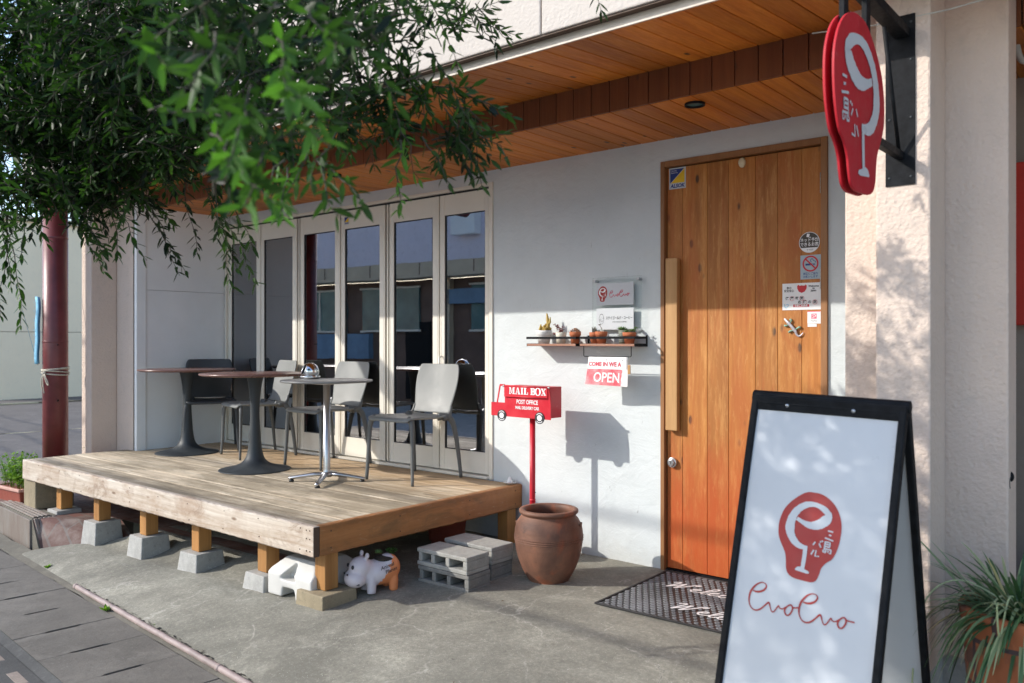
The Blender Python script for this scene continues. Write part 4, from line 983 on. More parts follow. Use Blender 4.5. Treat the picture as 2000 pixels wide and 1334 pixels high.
def stems(mb, c, n, h, r, leaf, spread, per=8):
    for i in range(n):
        a = rng.uniform(0, 2 * PI); l = h * rng.uniform(.6, 1); q = rng.uniform(.2, 1) * spread
        pts = [Vector(c) + Vector((math.cos(a) * q * k * k, math.sin(a) * q * k * k, l * k)) for k in (0, .35, .7, 1)]
        mb.tube(pts, [r, r * .8, r * .6, r * .4], 6)
        for j in range(per):
            k = .2 + .8 * j / per; b = rng.uniform(0, 2 * PI); p = pts[0].lerp(pts[3], k); el = rng.uniform(-.1, .7)
            d = Vector((math.cos(b) * math.cos(el), math.sin(b) * math.cos(el), math.sin(el))); mb.sphere(p + d * leaf, (leaf * 1.1, leaf * .55, leaf * .4), 6, 5, rot=d.to_track_quat('X', 'Z').to_matrix())
def topthing(g, name, mat, loc, label, cat, group=None):
    o = g.build(name, mat); o.location = loc; return tag(o, label, cat, group)
g = MB(); rosette(g, (0, 0, .012), 16, .036, .014, .004)
topthing(g, 'succulent', M['succ_green'], (-3.585, 3.12, .168), 'pale green rosette succulent in the hippo planter', 'succulent')
g = MB(); stems(g, (0, 0, 0), 14, .045, .002, .006, .04, 6)
topthing(g, 'succulent', M['olive'], (-3.545, 3.185, .165), 'dark straggly succulent at the back of the hippo planter', 'succulent')

# ================================================================== DOORMAT
t = thing('doormat', (-1.99, 4.02, .004), 'black honeycomb rubber mat lettered Welcome in front of the door', 'doormat', rz=.02)
g = MB(); g.box(-.46, .62, -.40, .385, 0, .003); g.build('backing', M['black'], t)
m = NT('rubber_mat_grey', .7, 0, .3); m.base(m.ramp(m.noise(m.coord(), 5, 4), [(.3, (.12, .123, .13)), (.7, (.24, .245, .255))])); M['mat_grey'] = m.m
m = NT('rubber_mat_black', .65, 0, .3); m.base(m.ramp(m.noise(m.coord(), 7, 5), [(.3, (.018, .018, .019)), (.7, (.045, .044, .044))])); M['mat_black'] = m.m
g = MB(); hx = .0225
for j in range(int(.785 / (hx * 1.5))):
    for i in range(int(1.08 / (hx * 1.74)) + 1):
        cx = -.455 + hx + i * hx * 1.74 + (j % 2) * hx * .87; cy = -.385 + j * hx * 1.5
        if cx > .6: continue
        big = .5 + .5 * math.sin(cx * 11 + 1.3) * math.cos(cy * 9.5 - .6); q = .50 + .36 * big
        o_ = [(cx + hx * q * .98 * math.cos(PI / 6 + k * PI / 3), cy + hx * q * .98 * math.sin(PI / 6 + k * PI / 3)) for k in range(6)]
        g.add([(a, b, .0032) for a, b in o_] + [(cx + (a - cx) * .85, cy + (b - cy) * .85, .0065) for a, b in o_], [(6, 7, 8, 9, 10, 11)] + [(k, (k + 1) % 6, 6 + (k + 1) % 6, 6 + k) for k in range(6)])
g.build('honeycomb', M['mat_grey'], t)
g = MB(); 
for a in ((-.462, -.448, -.402, .387), (.608, .622, -.402, .387), (-.448, .608, -.402, -.388), (-.448, .608, .373, .387)): g.box(*a, .0005, .0085)
g.build('border', M['mat_black'], t, bevel=.002)
WEL = {'W': ([(.0, .80), (.12, .95), (.22, .9), (.20, .5), (.16, .08), (.3, .35), (.46, .85), (.47, .5), (.46, .08), (.62, .4), (.80, .95), (.95, 1.0), (.86, .8)], 1.0),
       'e': ([(0, .22), (.18, .30), (.27, .42), (.2, .5), (.1, .4), (.08, .15), (.2, .02), (.4, .12)], .38), 'l': ([(0, .1), (.2, .4), (.32, .85), (.24, 1.0), (.15, .8), (.10, .2), (.18, .02), (.32, .1)], .30),
       'c': ([(.0, .1), (.25, .42), (.2, .5), (.1, .4), (.08, .15), (.2, .02), (.4, .12)], .38), 'o': ([(.0, .1), (.2, .48), (.08, .35), (.1, .08), (.25, .03), (.33, .3), (.22, .48), (.4, .35)], .40),
       'm': ([(0, .3), (.08, .48), (.06, .05), (.2, .46), (.24, .42), (.22, .05), (.36, .46), (.40, .4), (.38, .05), (.5, .12)], .48)}
g = MB(); FM = Face((0, 0, .0085), (1, 0, 0), (0, 1, 0))
def welcome(x, y, h):
    for c in 'Welcome':
        pts, adv = WEL[c]; q = spline(pts, 6)
        for dd in (0,): ribbon(g, FM, [(x + (a + b * .22) * h * 1.25, y + b * h, h * .095) for a, b in q], 0, .0012 + x * .0003)
        x += adv * h * 1.25
for x, y in ((-.33, .08), (-.13, -.245)): welcome(x, y, .125)
g.build('lettering', M['white'], t)

# ================================================================== WALL SIGN (clear acrylic with two white plates)
YA = 4.408
t = thing('acrylic_sign', (-2.81, YA, 1.60), 'clear acrylic wall sign with two white plates above the plant shelves', 'sign')
g = MB(); g.box(-.185, .175, -.003, .003, -.165, .185); g.build('clear_panel', M['acrylic'], t, bevel=.001)
for x, z in ((-.165, .165), (.155, .165), (.155, -.15), (-.165, -.15)):
    g = MB(); cyl_y(g, x, z, -.012, .027, .0095); cyl_y(g, x, z, -.016, -.0121, .0085); g.build('standoff', M['steel'], t)
for nm, z0, z1 in (('logo_plate', .010, .148), ('coffee_plate', -.145, -.010)):
    g = MB(); g.box(-.152, .122, -.0075, -.0035, z0, z1); p_ = g.build(nm, M['sign_white'], t)
    FP = Face((-.015, -.0076, (z0 + z1) / 2), (1, 0, 0), (0, 0, 1))
    if nm == 'logo_plate':
        a, b = MB(), MB(); draw_logo(a, b, FP, -.090, .002, .098, 1., .0008); a.build('emblem', M['logo_red'], p_); b.build('emblem_glass', M['white'], p_)
        a = MB(); draw_evolvo(a, FP, .038, .002, .152, .0008, slope=.03, bold=1.7); a.build('script', M['letter_red'], p_)
    else:
        a = MB(); text(a, FP, 'ステイゴールド・コーヒー', .0225, .032, .004, .0008, .0004, .73); text(a, FP, 'STAY GOLD COFFEE', .0098, .035, -.020, .0008, .0001, 1.15)
        lp = [(-.028 * .62 * math.cos(q) - .099, .0005 + .032 * math.sin(q)) for q in [2 * PI * i / 24 for i in range(24)]]
        ribbon(a, FP, spline(lp + [lp[0]], 2), .0014, .0008)
        for L in ([(-.112, .024), (-.098, .030), (-.086, .022), (-.083, .004), (-.078, .002)], [(-.107, .002), (-.103, -.003)], [(-.097, .006), (-.092, .007)], [(-.088, .006), (-.086, .001)], [(-.101, -.001), (-.103, -.012), (-.097, -.018), (-.089, -.010)], [(-.112, .0), (-.110, -.014)]): ribbon(a, FP, spline(L, 4), .0014, .0009)
        a.build('lettering', M['ink'], p_)

# ================================================================== SHELVES, PLANTS, OPEN SIGN
def shelf(x0, x1, label):
    t = thing('wall_shelf', ((x0 + x1) / 2, YW, 1.351), label, 'shelf', 'narrow plant shelves by the door'); hw = (x1 - x0) / 2
    g = MB(); g.box(-hw, hw, -.152, -.001, 0, .0145); g.build('board', M['shelf_wood'], t, bevel=.0015)
    g = MB()
    for s_ in (-1, 1):
        a, b = sorted((s_ * (hw + .0005), s_ * (hw + .0035)))
        g.box(a, b, -.151, -.001, -.002, .0165); g.box(a, b, -.018, -.001, .0166, .068); g.box(a, b, -.152, -.0185, .045, .060)
    g.box(-hw - .0035, hw + .0035, -.1555, -.1525, .045, .060)
    g.build('rail', M['black_metal'], t); return t
shelf(-3.437, -3.043, 'left hand plant shelf with striped white pot, cream pot and clay pot')
rs = shelf(-3.010, -2.612, 'right hand plant shelf above the open sign')
zsf = 1.366
def pot(x, r0, r1, h, mat, label, plants, rim=True, y=4.358, stripes=False):
    t = thing('potted_succulent', (x, y, zsf), label, 'potted plant', 'little potted plants on the wall shelves')
    rr = [(0, 0), (r0, 0), (lerp(r0, r1, .62), h * .66)] + ([(r1 * .98, h * .68), (r1 * 1.03, h * .70), (r1 * 1.05, h)] if rim else [(r1, h)]) + [(r1 * .9, h), (r1 * .86, h * .8), (0, h * .8)]
    g = MB(); g.lathe(rr, 28); pb = g.build('pot', mat, t)
    g = MB(); g.lathe([(0, h * .86), (r1 * .88, h * .84)], 20, cap=False); g.build('soil', M['soil'], t)
    if stripes:
        g = MB()
        for k in range(stripes):
            z = h * (.18 + .74 * k / stripes); r = lerp(r0, r1, min(1, z / h)) + .0006; g.lathe([(r, z), (r + .0002, z + h * .022)], 28, cap=False)
        g.build('stripes', M['pot_line'], pb)
    g = MB(); mt = plants(g, h * .85); g.build('plant', M[mt], t); return t
def p_gold(g, z):
    for i in range(22):
        a = rng.uniform(0, 2 * PI); l = rng.uniform(.02, .05); p = Vector((rng.uniform(-.035, .035), rng.uniform(-.03, .03), z)); d = Vector((math.cos(a) * .8, math.sin(a) * .8, rng.uniform(.5, 1.2))).normalized()
        g.tube([p, p + d * l * .6, p + d * l + Vector((0, 0, l * .4))], [.008, .010, .005], 7)
    g.tube([(.03, 0, z), (.036, 0, z + .05), (.030, 0, z + .09), (.024, 0, z + .125)], [.010, .012, .010, .004], 8); g.tube([(.034, 0, z + .04), (.05, 0, z + .07), (.052, 0, z + .10)], [.008, .008, .003], 7); return 'succ_gold'
def p_maroon(g, z):
    for (dx, dz, l) in ((-.055, .055, .1), (-.03, .05, .06), (-.06, .0, .05), (.01, .04, .05)):
        for j in range(26):
            k = j / 26; p = Vector((dx * k, rng.uniform(-.01, .01), z + dz * k * 1.2)); a = rng.uniform(0, 2 * PI); el = rng.uniform(-.3, 1)
            d = Vector((math.cos(a) * math.cos(el), math.sin(a) * math.cos(el), math.sin(el))); g.sphere(p + d * .009, (.007, .003, .0025), 6, 5, rot=d.to_track_quat('X', 'Z').to_matrix())
    return 'succ_dark'
def p_clump(g, z):
    for i in range(60):
        a = rng.uniform(0, 2 * PI); el = rng.uniform(.1, 1.5); d = Vector((math.cos(a) * math.cos(el), math.sin(a) * math.cos(el), math.sin(el))); p = Vector((0, 0, z)) + Vector((d.x * .030, d.y * .030, d.z * .028))
        g.sphere(p, (.010, .004, .0035), 7, 5, rot=d.to_track_quat('X', 'Z').to_matrix())
    return 'succ_pink'
def p_spiky(g, z):
    for i in range(16):
        a = rng.uniform(0, 2 * PI); p = Vector((rng.uniform(-.015, .015), rng.uniform(-.01, .01), z)); g.tube([p, p + Vector((math.cos(a) * .008, math.sin(a) * .008, rng.uniform(.03, .055)))], [.004, .0012], 6)
    return 'succ_grey'
def p_lithops(g, z):
    for x, y, s_ in ((-.018, -.008, .012), (-.004, .01, .009)): g.sphere((x, y, z + .004), (s_, s_ * .8, s_ * .8), 10, 8)
    g.tube([(.004, .005, z), (.0, .004, z + .03), (-.012, .0, z + .05)], [.0035, .003, .002], 6); rosette(g, (-.014, 0, z + .05), 9, .016, .009, .002); rosette(g, (.02, 0, z), 8, .012, .007, .002); return 'succ_grey'
def p_agave(g, z): rosette(g, (-.012, 0, z + .012), 18, .047, .014, .004, .15, 1.3); return 'succ_green'
def p_mix(g, z):
    rosette(g, (-.018, -.006, z + .008), 15, .032, .011, .003, .3, 1.4); rosette(g, (.020, -.002, z + .014), 15, .036, .012, .003, .3, 1.4); rosette(g, (.038, .008, z + .034), 9, .022, .009, .003); g.tube([(.03, .005, z), (.036, .008, z + .036)], .0025, 6); return 'succ_green'
pot(-3.352, .036, .056, .088, M['pot_white'], 'white striped pot with golden coral cactus, leftmost on the shelf', p_gold, False, stripes=7)
pot(-3.211, .028, .037, .074, M['pot_cream'], 'cream pot with trailing maroon succulent on the left shelf', p_maroon, False)
pot(-3.098, .026, .036, .076, M['terracotta'], 'terracotta pot with pinkish brown bushy succulent, right end of the left shelf', p_clump)
pot(-2.960, .022, .029, .073, M['terracotta'], 'small terracotta pot with grey spiky cactus on the right shelf', p_spiky, y=4.37)
pot(-2.888, .027, .037, .077, M['terracotta'], 'terracotta pot with grey stone plants, second on the right shelf', p_lithops, y=4.345)
pot(-2.745, .027, .031, .085, M['pot_green'], 'grey green ribbed pot with pale green agave', p_agave, False, y=4.375, stripes=6)
def p_brown(g, z): return p_mix(g, z)
pot(-2.683, .028, .040, .070, M['terracotta'], 'terracotta pot with green rosettes, right end of the right shelf', p_mix, y=4.345)
# hanger rod and OPEN sign
g = MB(); yh = 4.292
g.tube([(-2.985, yh, 1.350), (-2.985, yh, 1.292), (-2.980, yh, 1.287), (-2.645, yh, 1.287), (-2.638, yh, 1.292), (-2.638, yh, 1.350)], .0028, 8)
tag(g.build('hanger_rod', M['black_metal']), 'thin black rod hung under the right plant shelf', 'rod')
t = thing('open_sign', (-2.80, 4.286, 1.285), 'white and red hanging sign reading OPEN below the right shelf', 'sign')
nx_, nz = 14, 8; hw = .142; ht = .175
def osf(u, v): return (u * hw * (1 + .05 * v) - .006 * v, -.002 - .012 * v * v + .010 * math.sin(u * 2.2) * v, -ht * v - .004 * u * v)
g = MB(); g.grid([[osf(-1 + 2 * i / nx_, j / nz) for i in range(nx_ + 1)] for j in range(nz + 1)]); g.cm = 0
oo = solidify(g.build('sheet', M['white'], t), .0016)
def wrap(mb, d):   # bend flat drawing (x in -1..1 * hw, y 0..-ht) onto the curled sheet
    for i, (x, y, z) in enumerate(mb.v):
        p = osf(x / hw, -z / ht); mb.v[i] = (p[0], p[1] - d - y * -1 * 0 - abs(y), p[2])
FO = Face((0, 0, 0), (1, 0, 0), (0, 0, 1))
m = NT('pale_end_red_print', .5); co = m.coord(); sx_ = m.sep(co)[0]
m.base(m.mix(m.ramp(m.math('ADD', sx_, m.math('MULTIPLY', m.noise(co, 14, 4), .05)), [(.118, 0.), (.128, 1.)]), m.ramp(m.noise(co, 20, 5, .7), [(.4, (.66, .07, .10)), (.75, (.80, .36, .38))]), (.78, .74, .74))); M['palered'] = m.m  # blotchy red, turning near white at the right end
g = MB()
for j in range(4):
    for i in range(14): rect(g, FO, -hw + i * 2 * hw / 14, -ht * (.43 + .57 * (j + 1) / 4), -hw + (i + 1) * 2 * hw / 14, -ht * (.43 + .57 * j / 4), 0)
wrap(g, .0016); g.build('red_half', M['palered'], t)
g = MB(); text(g, FO, 'OPEN', .083, .0, -.129, 0, .0015, .82); wrap(g, .0024); g.build('open_lettering', M['white'], t)
g = MB(); text(g, FO, 'COME IN WE A', .036, -.020, -.046, 0, .0012, .93); wrap(g, .0020); g.build('upper_lettering', M['letter_red'], t)
g = MB()
for x in (-.115, -.01, .105): p = osf(x / hw, .09); g.sphere((p[0], p[1] - .002, p[2]), (.0055, .002, .0055), 12, 6)
g.build('eyelets', M['steel'], t)
g = MB(); g.box(-.009, .009, -.004, .004, -.055, 0); o_ = g.build('wooden_tag', M['handle_wood'], bevel=.0015); o_.location = (-2.648, 4.284, 1.238)
tag(o_, 'small wooden tag dangling at the right of the open sign', 'tag')
g = MB(); g.tube([(0, 0, 0), (-.002, 0, .02), (.002, .003, .049)], .001, 5); g.build('string', M['rope'], o_)

# ================================================================== STICKERS ON THE DOOR
def sticker(x0, x1, z0, z1, mat, label, round_=False, y=4.4505, cat='sticker'):
    cx, cz = (x0 + x1) / 2, (z0 + z1) / 2
    g = MB(); F_ = Face((0, 0, 0), (1, 0, 0), (0, 0, 1))
    if round_: g.tube([(0, 0, 0), (0, -.0012, 0)], 1., 40, smooth=False); g.v = [(v[0] * (x1 - x0) / 2, v[1], v[2] * (z1 - z0) / 2) for v in g.v]
    else: g.box(-(x1 - x0) / 2, (x1 - x0) / 2, -.0012, 0, -(z1 - z0) / 2, (z1 - z0) / 2)
    o_ = g.build('sticker', mat); o_.location = (cx, y, cz); tag(o_, label, cat, 'stickers on the door')
    return o_, Face((0, -.0013, 0), (1, 0, 0), (0, 0, 1))
o_, F_ = sticker(-2.468, -2.357, 2.297, 2.424, M['sign_white'], 'blue and yellow square security sticker at the upper left of the plank door')
g = MB(); poly(g, F_, [(-.048, -.028), (.046, .056), (-.048, .056)], .0005); text(g, F_, 'ALSOK', .030, 0, -.046, .0005, .0012, 1.0, shear=.2); g.build('blue_print', M['blue_ink'], o_)
g = MB(); poly(g, F_, [(-.044, -.028), (.048, -.028), (.048, .054)], .0005); g.build('yellow_print', M['yellow'], o_)
g = MB(); text(g, F_, 'Security', .011, -.022, .046, .001, 0, 1.); text(g, F_, 'System by', .011, -.020, .034, .001, 0, 1.); g.build('white_print', M['white'], o_)
o_, F_ = sticker(-5.535, -5.475, 2.362, 2.425, M['sign_white'], 'small blue and yellow security sticker on the folding door frame', y=4.4445)
g = MB(); poly(g, F_, [(-.026, -.012), (.024, .028), (-.026, .028)], .0005); text(g, F_, 'ALSOK', .015, 0, -.022, .0005, .0006, 1.0, shear=.2); g.build('blue_print', M['blue_ink'], o_)
g = MB(); poly(g, F_, [(-.024, -.012), (.026, -.012), (.026, .027)], .0005); g.build('yellow_print', M['yellow'], o_)
o_, F_ = sticker(-1.676, -1.563, 1.858, 1.971, M['sticker_brown'], 'round brown sticker with Japanese writing near the door hinges', True)
r_ = .0565
g = MB(); ring(g, F_, 0, 0, .0545, .003, .0006); text(g, F_, 'ネット予約', .0225, 0, .012, .0006, .0004, .88); text(g, F_, 'できるお店', .0225, 0, -.012, .0006, .0004, .88)
poly(g, F_, [(.054 * math.cos(a), .054 * math.sin(a)) for a in [R(212 + 116 * i / 16) for i in range(17)]], .0008); poly(g, F_, [(-.012, .048), (-.016, .03), (-.002, .027), (.003, .045)], .0006); ribbon(g, F_, [(-.002, .028), (.008, .022), (.006, .03)], .003, .0006); g.build('white_print', M['white'], o_)
g = MB(); text(g, F_, '食べログ', .009, .004, -.041, .0014, .0002, 1.); g.build('small_print', M['ink'], o_)
o_, F_ = sticker(-1.668, -1.558, 1.716, 1.846, M['sticker_grey'], 'grey blue no smoking sticker below the round brown one')
g = MB(); ring(g, F_, 0, .018, .039, .0085, .0012); ribbon(g, F_, [(-.027, .045), (.027, -.009)], .008, .0013); g.build('ban_ring', M['noentry'], o_)
g = MB(); rect(g, F_, -.027, .009, .010, .019, .0006); rect(g, F_, .013, .009, .017, .019, .0006); rect(g, F_, .020, .009, .024, .019, .0006)
ribbon(g, F_, spline([(.004, .026), (.0, .038), (.010, .044), (.016, .034), (.026, .030), (.028, .022)], 5), .003, .0006); text(g, F_, '禁煙にご協力', .014, 0, -.036, .0006, .0002, .95); text(g, F_, 'お願いします', .014, 0, -.052, .0006, .0002, .95); g.build('navy_print', M['blue_ink'], o_)
o_, F_ = sticker(-1.768, -1.557, 1.552, 1.697, M['white'], 'white sticker with a red bowl and Welcome to Japan beside the lower hinge')
g = MB(); poly(g, F_, [(-.018, .064), (-.023, .056), (-.023, .044), (-.014, .026), (.002, .019), (.018, .026), (.028, .042), (.029, .058), (.022, .064), (.02, .059), (.012, .058), (.0, .06), (-.01, .058)][::-1], .0006)
rect(g, F_, -.045, -.057, .042, -.043, .0006)
for x, z in ((-.052, -.010), (.002, -.010), (.018, -.032), (.073, -.032)): ring(g, F_, x, z, .0125, .0014, .0006, 24)
g.build('red_print', M['noentry'], o_)
g = MB()
for s_, x, z in (('食の', -.068, .047), ('安全安心', -.068, .031)): text(g, F_, s_, .0155, x, z, .0008, .0003, .9)
for s_, x, z in (('Welcome', .066, .054), ('to', .066, .042), ('Japan', .066, .030)): text(g, F_, s_, .0145, x, z, .0008, .0005, .95)
for c_, x in zip('健康家族', (-.079, -.052, -.025, .002)): text(g, F_, c_, .0185, x, -.010, .0008, .0005)
for c_, x in zip('応援の店', (-.010, .018, .045, .073)): text(g, F_, c_, .0185, x, -.032, .0008, .0005)
g.build('black_print', M['ink'], o_)
g = MB(); text(g, F_, '全飲連加盟店', .012, -.002, -.050, .0014, .0003); g.build('white_print', M['white'], o_)
g = MB(); ribbon(g, F_, spline([(-.092, -.04), (-.09, -.058), (-.078, -.060)], 4), .004, .0008); ribbon(g, F_, spline([(-.083, -.042), (-.073, -.042), (-.074, -.054), (-.082, -.052)], 4), .003, .0008); g.build('blue_print', M['banner'], o_)
o_, F_ = sticker(-1.630, -1.559, 1.476, 1.543, M['white'], 'small white sticker with a pink square emblem under the large white one')
g = MB(); rect(g, F_, -.035, .030, .035, .0335, .0006); rect(g, F_, -.014, -.007, .014, .020, .0006); g.build('pink_print', M['pink'], o_)
g = MB(); ribbon(g, F_, spline([(-.010, .012), (.004, .014), (.010, .009), (.004, .003), (-.003, .003), (-.007, -.004)], 5), .0035, .0010); g.build('white_mark', M['white'], o_)
g = MB(); text(g, F_, 'PayPay', .013, 0, -.018, .0008, 0, 1.); g.build('grey_print', M['pot_line'], o_)
o_, F_ = sticker(-1.629, -1.580, 1.459, 1.4745, M['white'], 'narrow white label just below the pink emblem sticker')
# gecko ornament
t = thing('gecko_ornament', (-1.703, 4.4455, 1.455), 'silver and green gecko ornament stuck on the plank door', 'ornament')
g = MB(); P = spline([(-.052, 0, .050), (-.038, -.004, .036), (-.02, -.006, .018), (.0, -.006, -.006), (.012, -.005, -.022), (.016, -.003, -.036), (.028, -.002, -.046), (.042, -.002, -.040), (.052, 0, -.026)], 4)
g.tube(P, [lerp(.005, .009, min(1, i / 6)) if i < 14 else lerp(.009, .002, (i - 14) / (len(P) - 14)) for i in range(len(P))], 10, flat=(1, .7)); m = NT('pale_silver', .35, .4); m.base((.55, .53, .58)); g.build('body', m.m, t)
g = MB(); m = NT('teal_enamel', .4); m.base((.22, .42, .33))
for a, b, c in (((-.022, .020), (-.012, .040), (-.020, .046)), ((-.024, .018), (-.044, .010), (-.050, .014)), ((.008, -.012), (.030, .004), (.038, .000)), ((.004, -.014), (-.020, -.018), (-.026, -.026))):
    g.tube([(a[0], -.004, a[1]), (b[0], -.003, b[1]), (c[0], -.002, c[1])], [.004, .0045, .007], 8)
g.build('feet', m.m, t)

# ================================================================== A-BOARD
t = thing('a_board', (-.955, 2.685, .007), 'white faced A frame board with black frame and red wine glass emblem', 'a-board'); t.rotation_euler = (0, R(1.8), 0)
W2, ZT = .243, 1.178
def leafp(sgn, ybot, nm, rim):
    top = Vector((0, sgn * .012, ZT)); bot = Vector((0, sgn * ybot, .0)); ey = (top - bot).normalized(); ex = Vector((1, 0, 0)); n_ = ex.cross(ey)  # n points to -y for the front
    L = (top - bot).length
    def bar(mb, x0, x1, s0, s1, d0, d1):
        def Q(x, s_, d): return bot + ex * x + ey * s_ + n_ * d
        mb.hexa([Q(x0, s0, d0), Q(x1, s0, d0), Q(x1, s0, d1), Q(x0, s0, d1)], [Q(x0, s1, d0), Q(x1, s1, d0), Q(x1, s1, d1), Q(x0, s1, d1)])
    g = MB(); d0, d1 = (-.016, .016)
    bar(g, -W2, -W2 + rim, 0, L, d0, d1); bar(g, W2 - rim, W2, 0, L, d0, d1); bar(g, -W2 + rim, W2 - rim, .03, .03 + rim, d0 + .001, d1 - .001); bar(g, -W2 + rim, W2 - rim, L - rim, L - .001, d0 + .001, d1 - .001)
    fr_ = g.build(nm + '_frame', M['black_metal'], t, bevel=.005, seg=3)
    g = MB(); bar(g, -W2 + rim - .001, W2 - rim + .001, .03 + rim, L - rim + .001, -.004, .004 if sgn < 0 else .003); pn = g.build(nm + '_panel', M['sign_white'], t)
    return Face(bot + n_ * .0045, ex, ey), pn, L
FA, pn, L = leafp(-1, .305, 'front', .022)
a, b = MB(), MB(); draw_logo(a, b, FA, -.006, .790, .272, 1.0, .0008); a.build('emblem', M['logo_red'], pn); b.build('emblem_glass', M['sign_white'], pn)
a = MB(); draw_evolvo(a, FA, -.006, .578, .330, .0008, slope=.0, bold=1.0); a.build('script', M['logo_red'], pn)
FB, pb, L = leafp(1, .46, 'rear', .022)
g = MB(); g.tube([(-W2 - .004, 0, ZT + .004), (W2 + .004, 0, ZT + .004)], .020, 20, smooth=True); g.box(-W2, W2, -.03, -.012, ZT - .038, ZT + .008); g.build('hinge_bar', M['black_metal'], t, bevel=.003)
for v in (-.12, .09):
    g = MB(); g.tube([(v, -.0305, ZT - .018), (v, -.033, ZT - .018)], .006, 12); g.build('rivet', M['steel'], t)

# ================================================================== PROJECTING SIGN
t = thing('projecting_sign', (-.865, 3.318, 2.25), 'red bulb shaped double sign hanging from a black wall bracket', 'sign')
PX, PY, PZ = t.location
g = MB(); g.box(-.052, .052, -.006, -.0005, 1.965 - PZ, 2.60 - PZ); mp_ = g.build('wall_plate', M['black_metal'], t, bevel=.001)
for z in (1.995, 2.215, 2.43, 2.57):
    for x in (-.038, .038): g = MB(); g.sphere((x, -.0065, z - PZ), (.005, .003, .005), 10, 6); g.build('screw', M['cast'], mp_)
g = MB(); g.box(-.018, .0345, -.88, -.0065, 2.515 - PZ, 2.55 - PZ); g.build('top_arm', M['black_metal'], t, bevel=.003)
g = MB(); g.box(-.014, .014, -.36, -.0065, 2.062 - PZ, 2.09 - PZ); g.build('lower_arm', M['black_metal'], t, bevel=.003)
g = MB(); g.tube([(0, -.02, 2.085 - PZ), (.0, -.21, 2.50 - PZ)], .0075, 8, flat=(1, .6)); g.build('brace', M['black_metal'], t)
for y in (-.72, -.50):
    g = MB(); g.box(.0165, .0335, y - .02, y + .02, 2.33 - PZ, 2.5145 - PZ); g.build('hanger', M['black_metal'], t, bevel=.002)
yc, zc, hgt, wid = -.605, 2.127 - PZ, .555, .500
sxw = wid / (.712 * hgt)
for x0, face in ((.034, True), (.007, False)):
    q = [logo_pt(x, y) for x, y in spline(LOGO_OUT, 4, True)]
    pl = [(yc - a * hgt * sxw, zc + b * hgt) for a, b in q]
    g = MB(); g.prism(pl, 0, x0, x0 + .008); pl_ = g.build('sign_panel', M['sign_red'], t, bevel=.0015)
    if face:
        FS = Face((x0 + .0082, 0, 0), (0, 1, 0), (0, 0, 1)); a, b = MB(), MB(); draw_logo(a, b, FS, yc, zc, hgt * .98, -sxw, .0008, outline=False); b.build('emblem_glass', M['sign_white'], pl_)
g = MB(); g.box(.0155, .0335, yc - .03, yc + .03, zc - .10, zc + .2); g.box(-.013, .0335, -.40, -.36, 2.062 - PZ, 2.09 - PZ); g.build('spacer', M['black_metal'], t)

# ================================================================== PLANTS AND THINGS AT THE RIGHT
t = thing('spider_plant', (-.44, 3.16, -.04), 'striped spider plant in a patched terracotta pot beside the right pillar', 'potted plant')
m = NT('patched_terracotta', .8, 0, .3); co = m.coord()
bk = m.n('ShaderNodeTexBrick'); bk.inputs['Scale'].default_value = 1.; bk.inputs['Brick Width'].default_value = .17; bk.inputs['Row Height'].default_value = .15; bk.inputs['Mortar Size'].default_value = .008
bk.inputs['Color1'].default_value = (.42, .14, .06, 1); bk.inputs['Color2'].default_value = (.36, .11, .05, 1); bk.inputs['Mortar'].default_value = (.09, .06, .06, 1); m.l(m.coord((1, 1, 1)), bk.inputs['Vector'])
cc = m.n('ShaderNodeCombineXYZ'); sp_ = m.sep(co); at2 = m.math('ARCTAN2', sp_[1], sp_[0]); m.l(m.math('MULTIPLY', at2, .18), cc.inputs[0]); m.l(sp_[2], cc.inputs[1]); m.l(cc.outputs[0], bk.inputs['Vector'])
col = m.mix(m.math('MULTIPLY', m.ramp(m.noise(co, 5, 6, .65), [(.52, 0.), (.62, 1.)]), .75), bk.outputs['Color'], (.10, .07, .065)); m.base(col)
g = MB(); g.lathe(spline([(0, 0), (.10, 0), (.135, .10), (.165, .24), (.178, .38), (.180, .46), (.19, .50), (.196, .535), (.188, .545), (.172, .54), (.165, .48), (.1, .46), (0, .46)], 3), 48); g.build('pot', m.m, t)
g = MB(); g.lathe([(0, .505), (.165, .50)], 24, cap=False); g.build('soil', M['soil'], t)
def blade(mb, c, a, l, rise, droop, wd, n=7, cup=.25, rr=None):
    d = Vector((math.cos(a), math.sin(a), 0)); sd = Vector((-d.y, d.x, 0)); rr = rng.random() if rr is None else rr
    rows = []
    for i in range(n + 1):
        k = i / n; p = Vector(c) + d * l * k * (1 - .18 * k) + Vector((0, 0, rise * k - droop * k * k)); w_ = wd * (math.sin(PI * min(1, .18 + .82 * k * .98)) ** .8 + .02) / 2
        rows.append([p - sd * w_, p + Vector((0, 0, -w_ * cup)), p + sd * w_])
    vs = [v for r in rows for v in r]; fs = []; 
    for i in range(n):
        o_ = i * 3; fs += [(o_, o_ + 1, o_ + 4, o_ + 3), (o_ + 1, o_ + 2, o_ + 5, o_ + 4)]
    mb.add(vs, fs, rr, True)
g = MB()
for i in range(430):
    a = rng.uniform(0, 2 * PI); r = rng.uniform(0, .12); l = rng.uniform(.16, .36)
    blade(g, (r * math.cos(a + .6), r * math.sin(a + .6), .50), a, l, rng.uniform(.10, .34), rng.uniform(.08, .46), rng.uniform(.009, .016))
m = NT('striped_blade', .45, 0, .4); m.base(m.ramp(m.rnd(), [(0, (.025, .075, .028)), (.6, (.07, .15, .05)), (.72, (.24, .32, .17)), (.95, (.32, .36, .19)), (1., (.5, .34, .10))])); g.build('leaves', m.m, t)
g = MB()
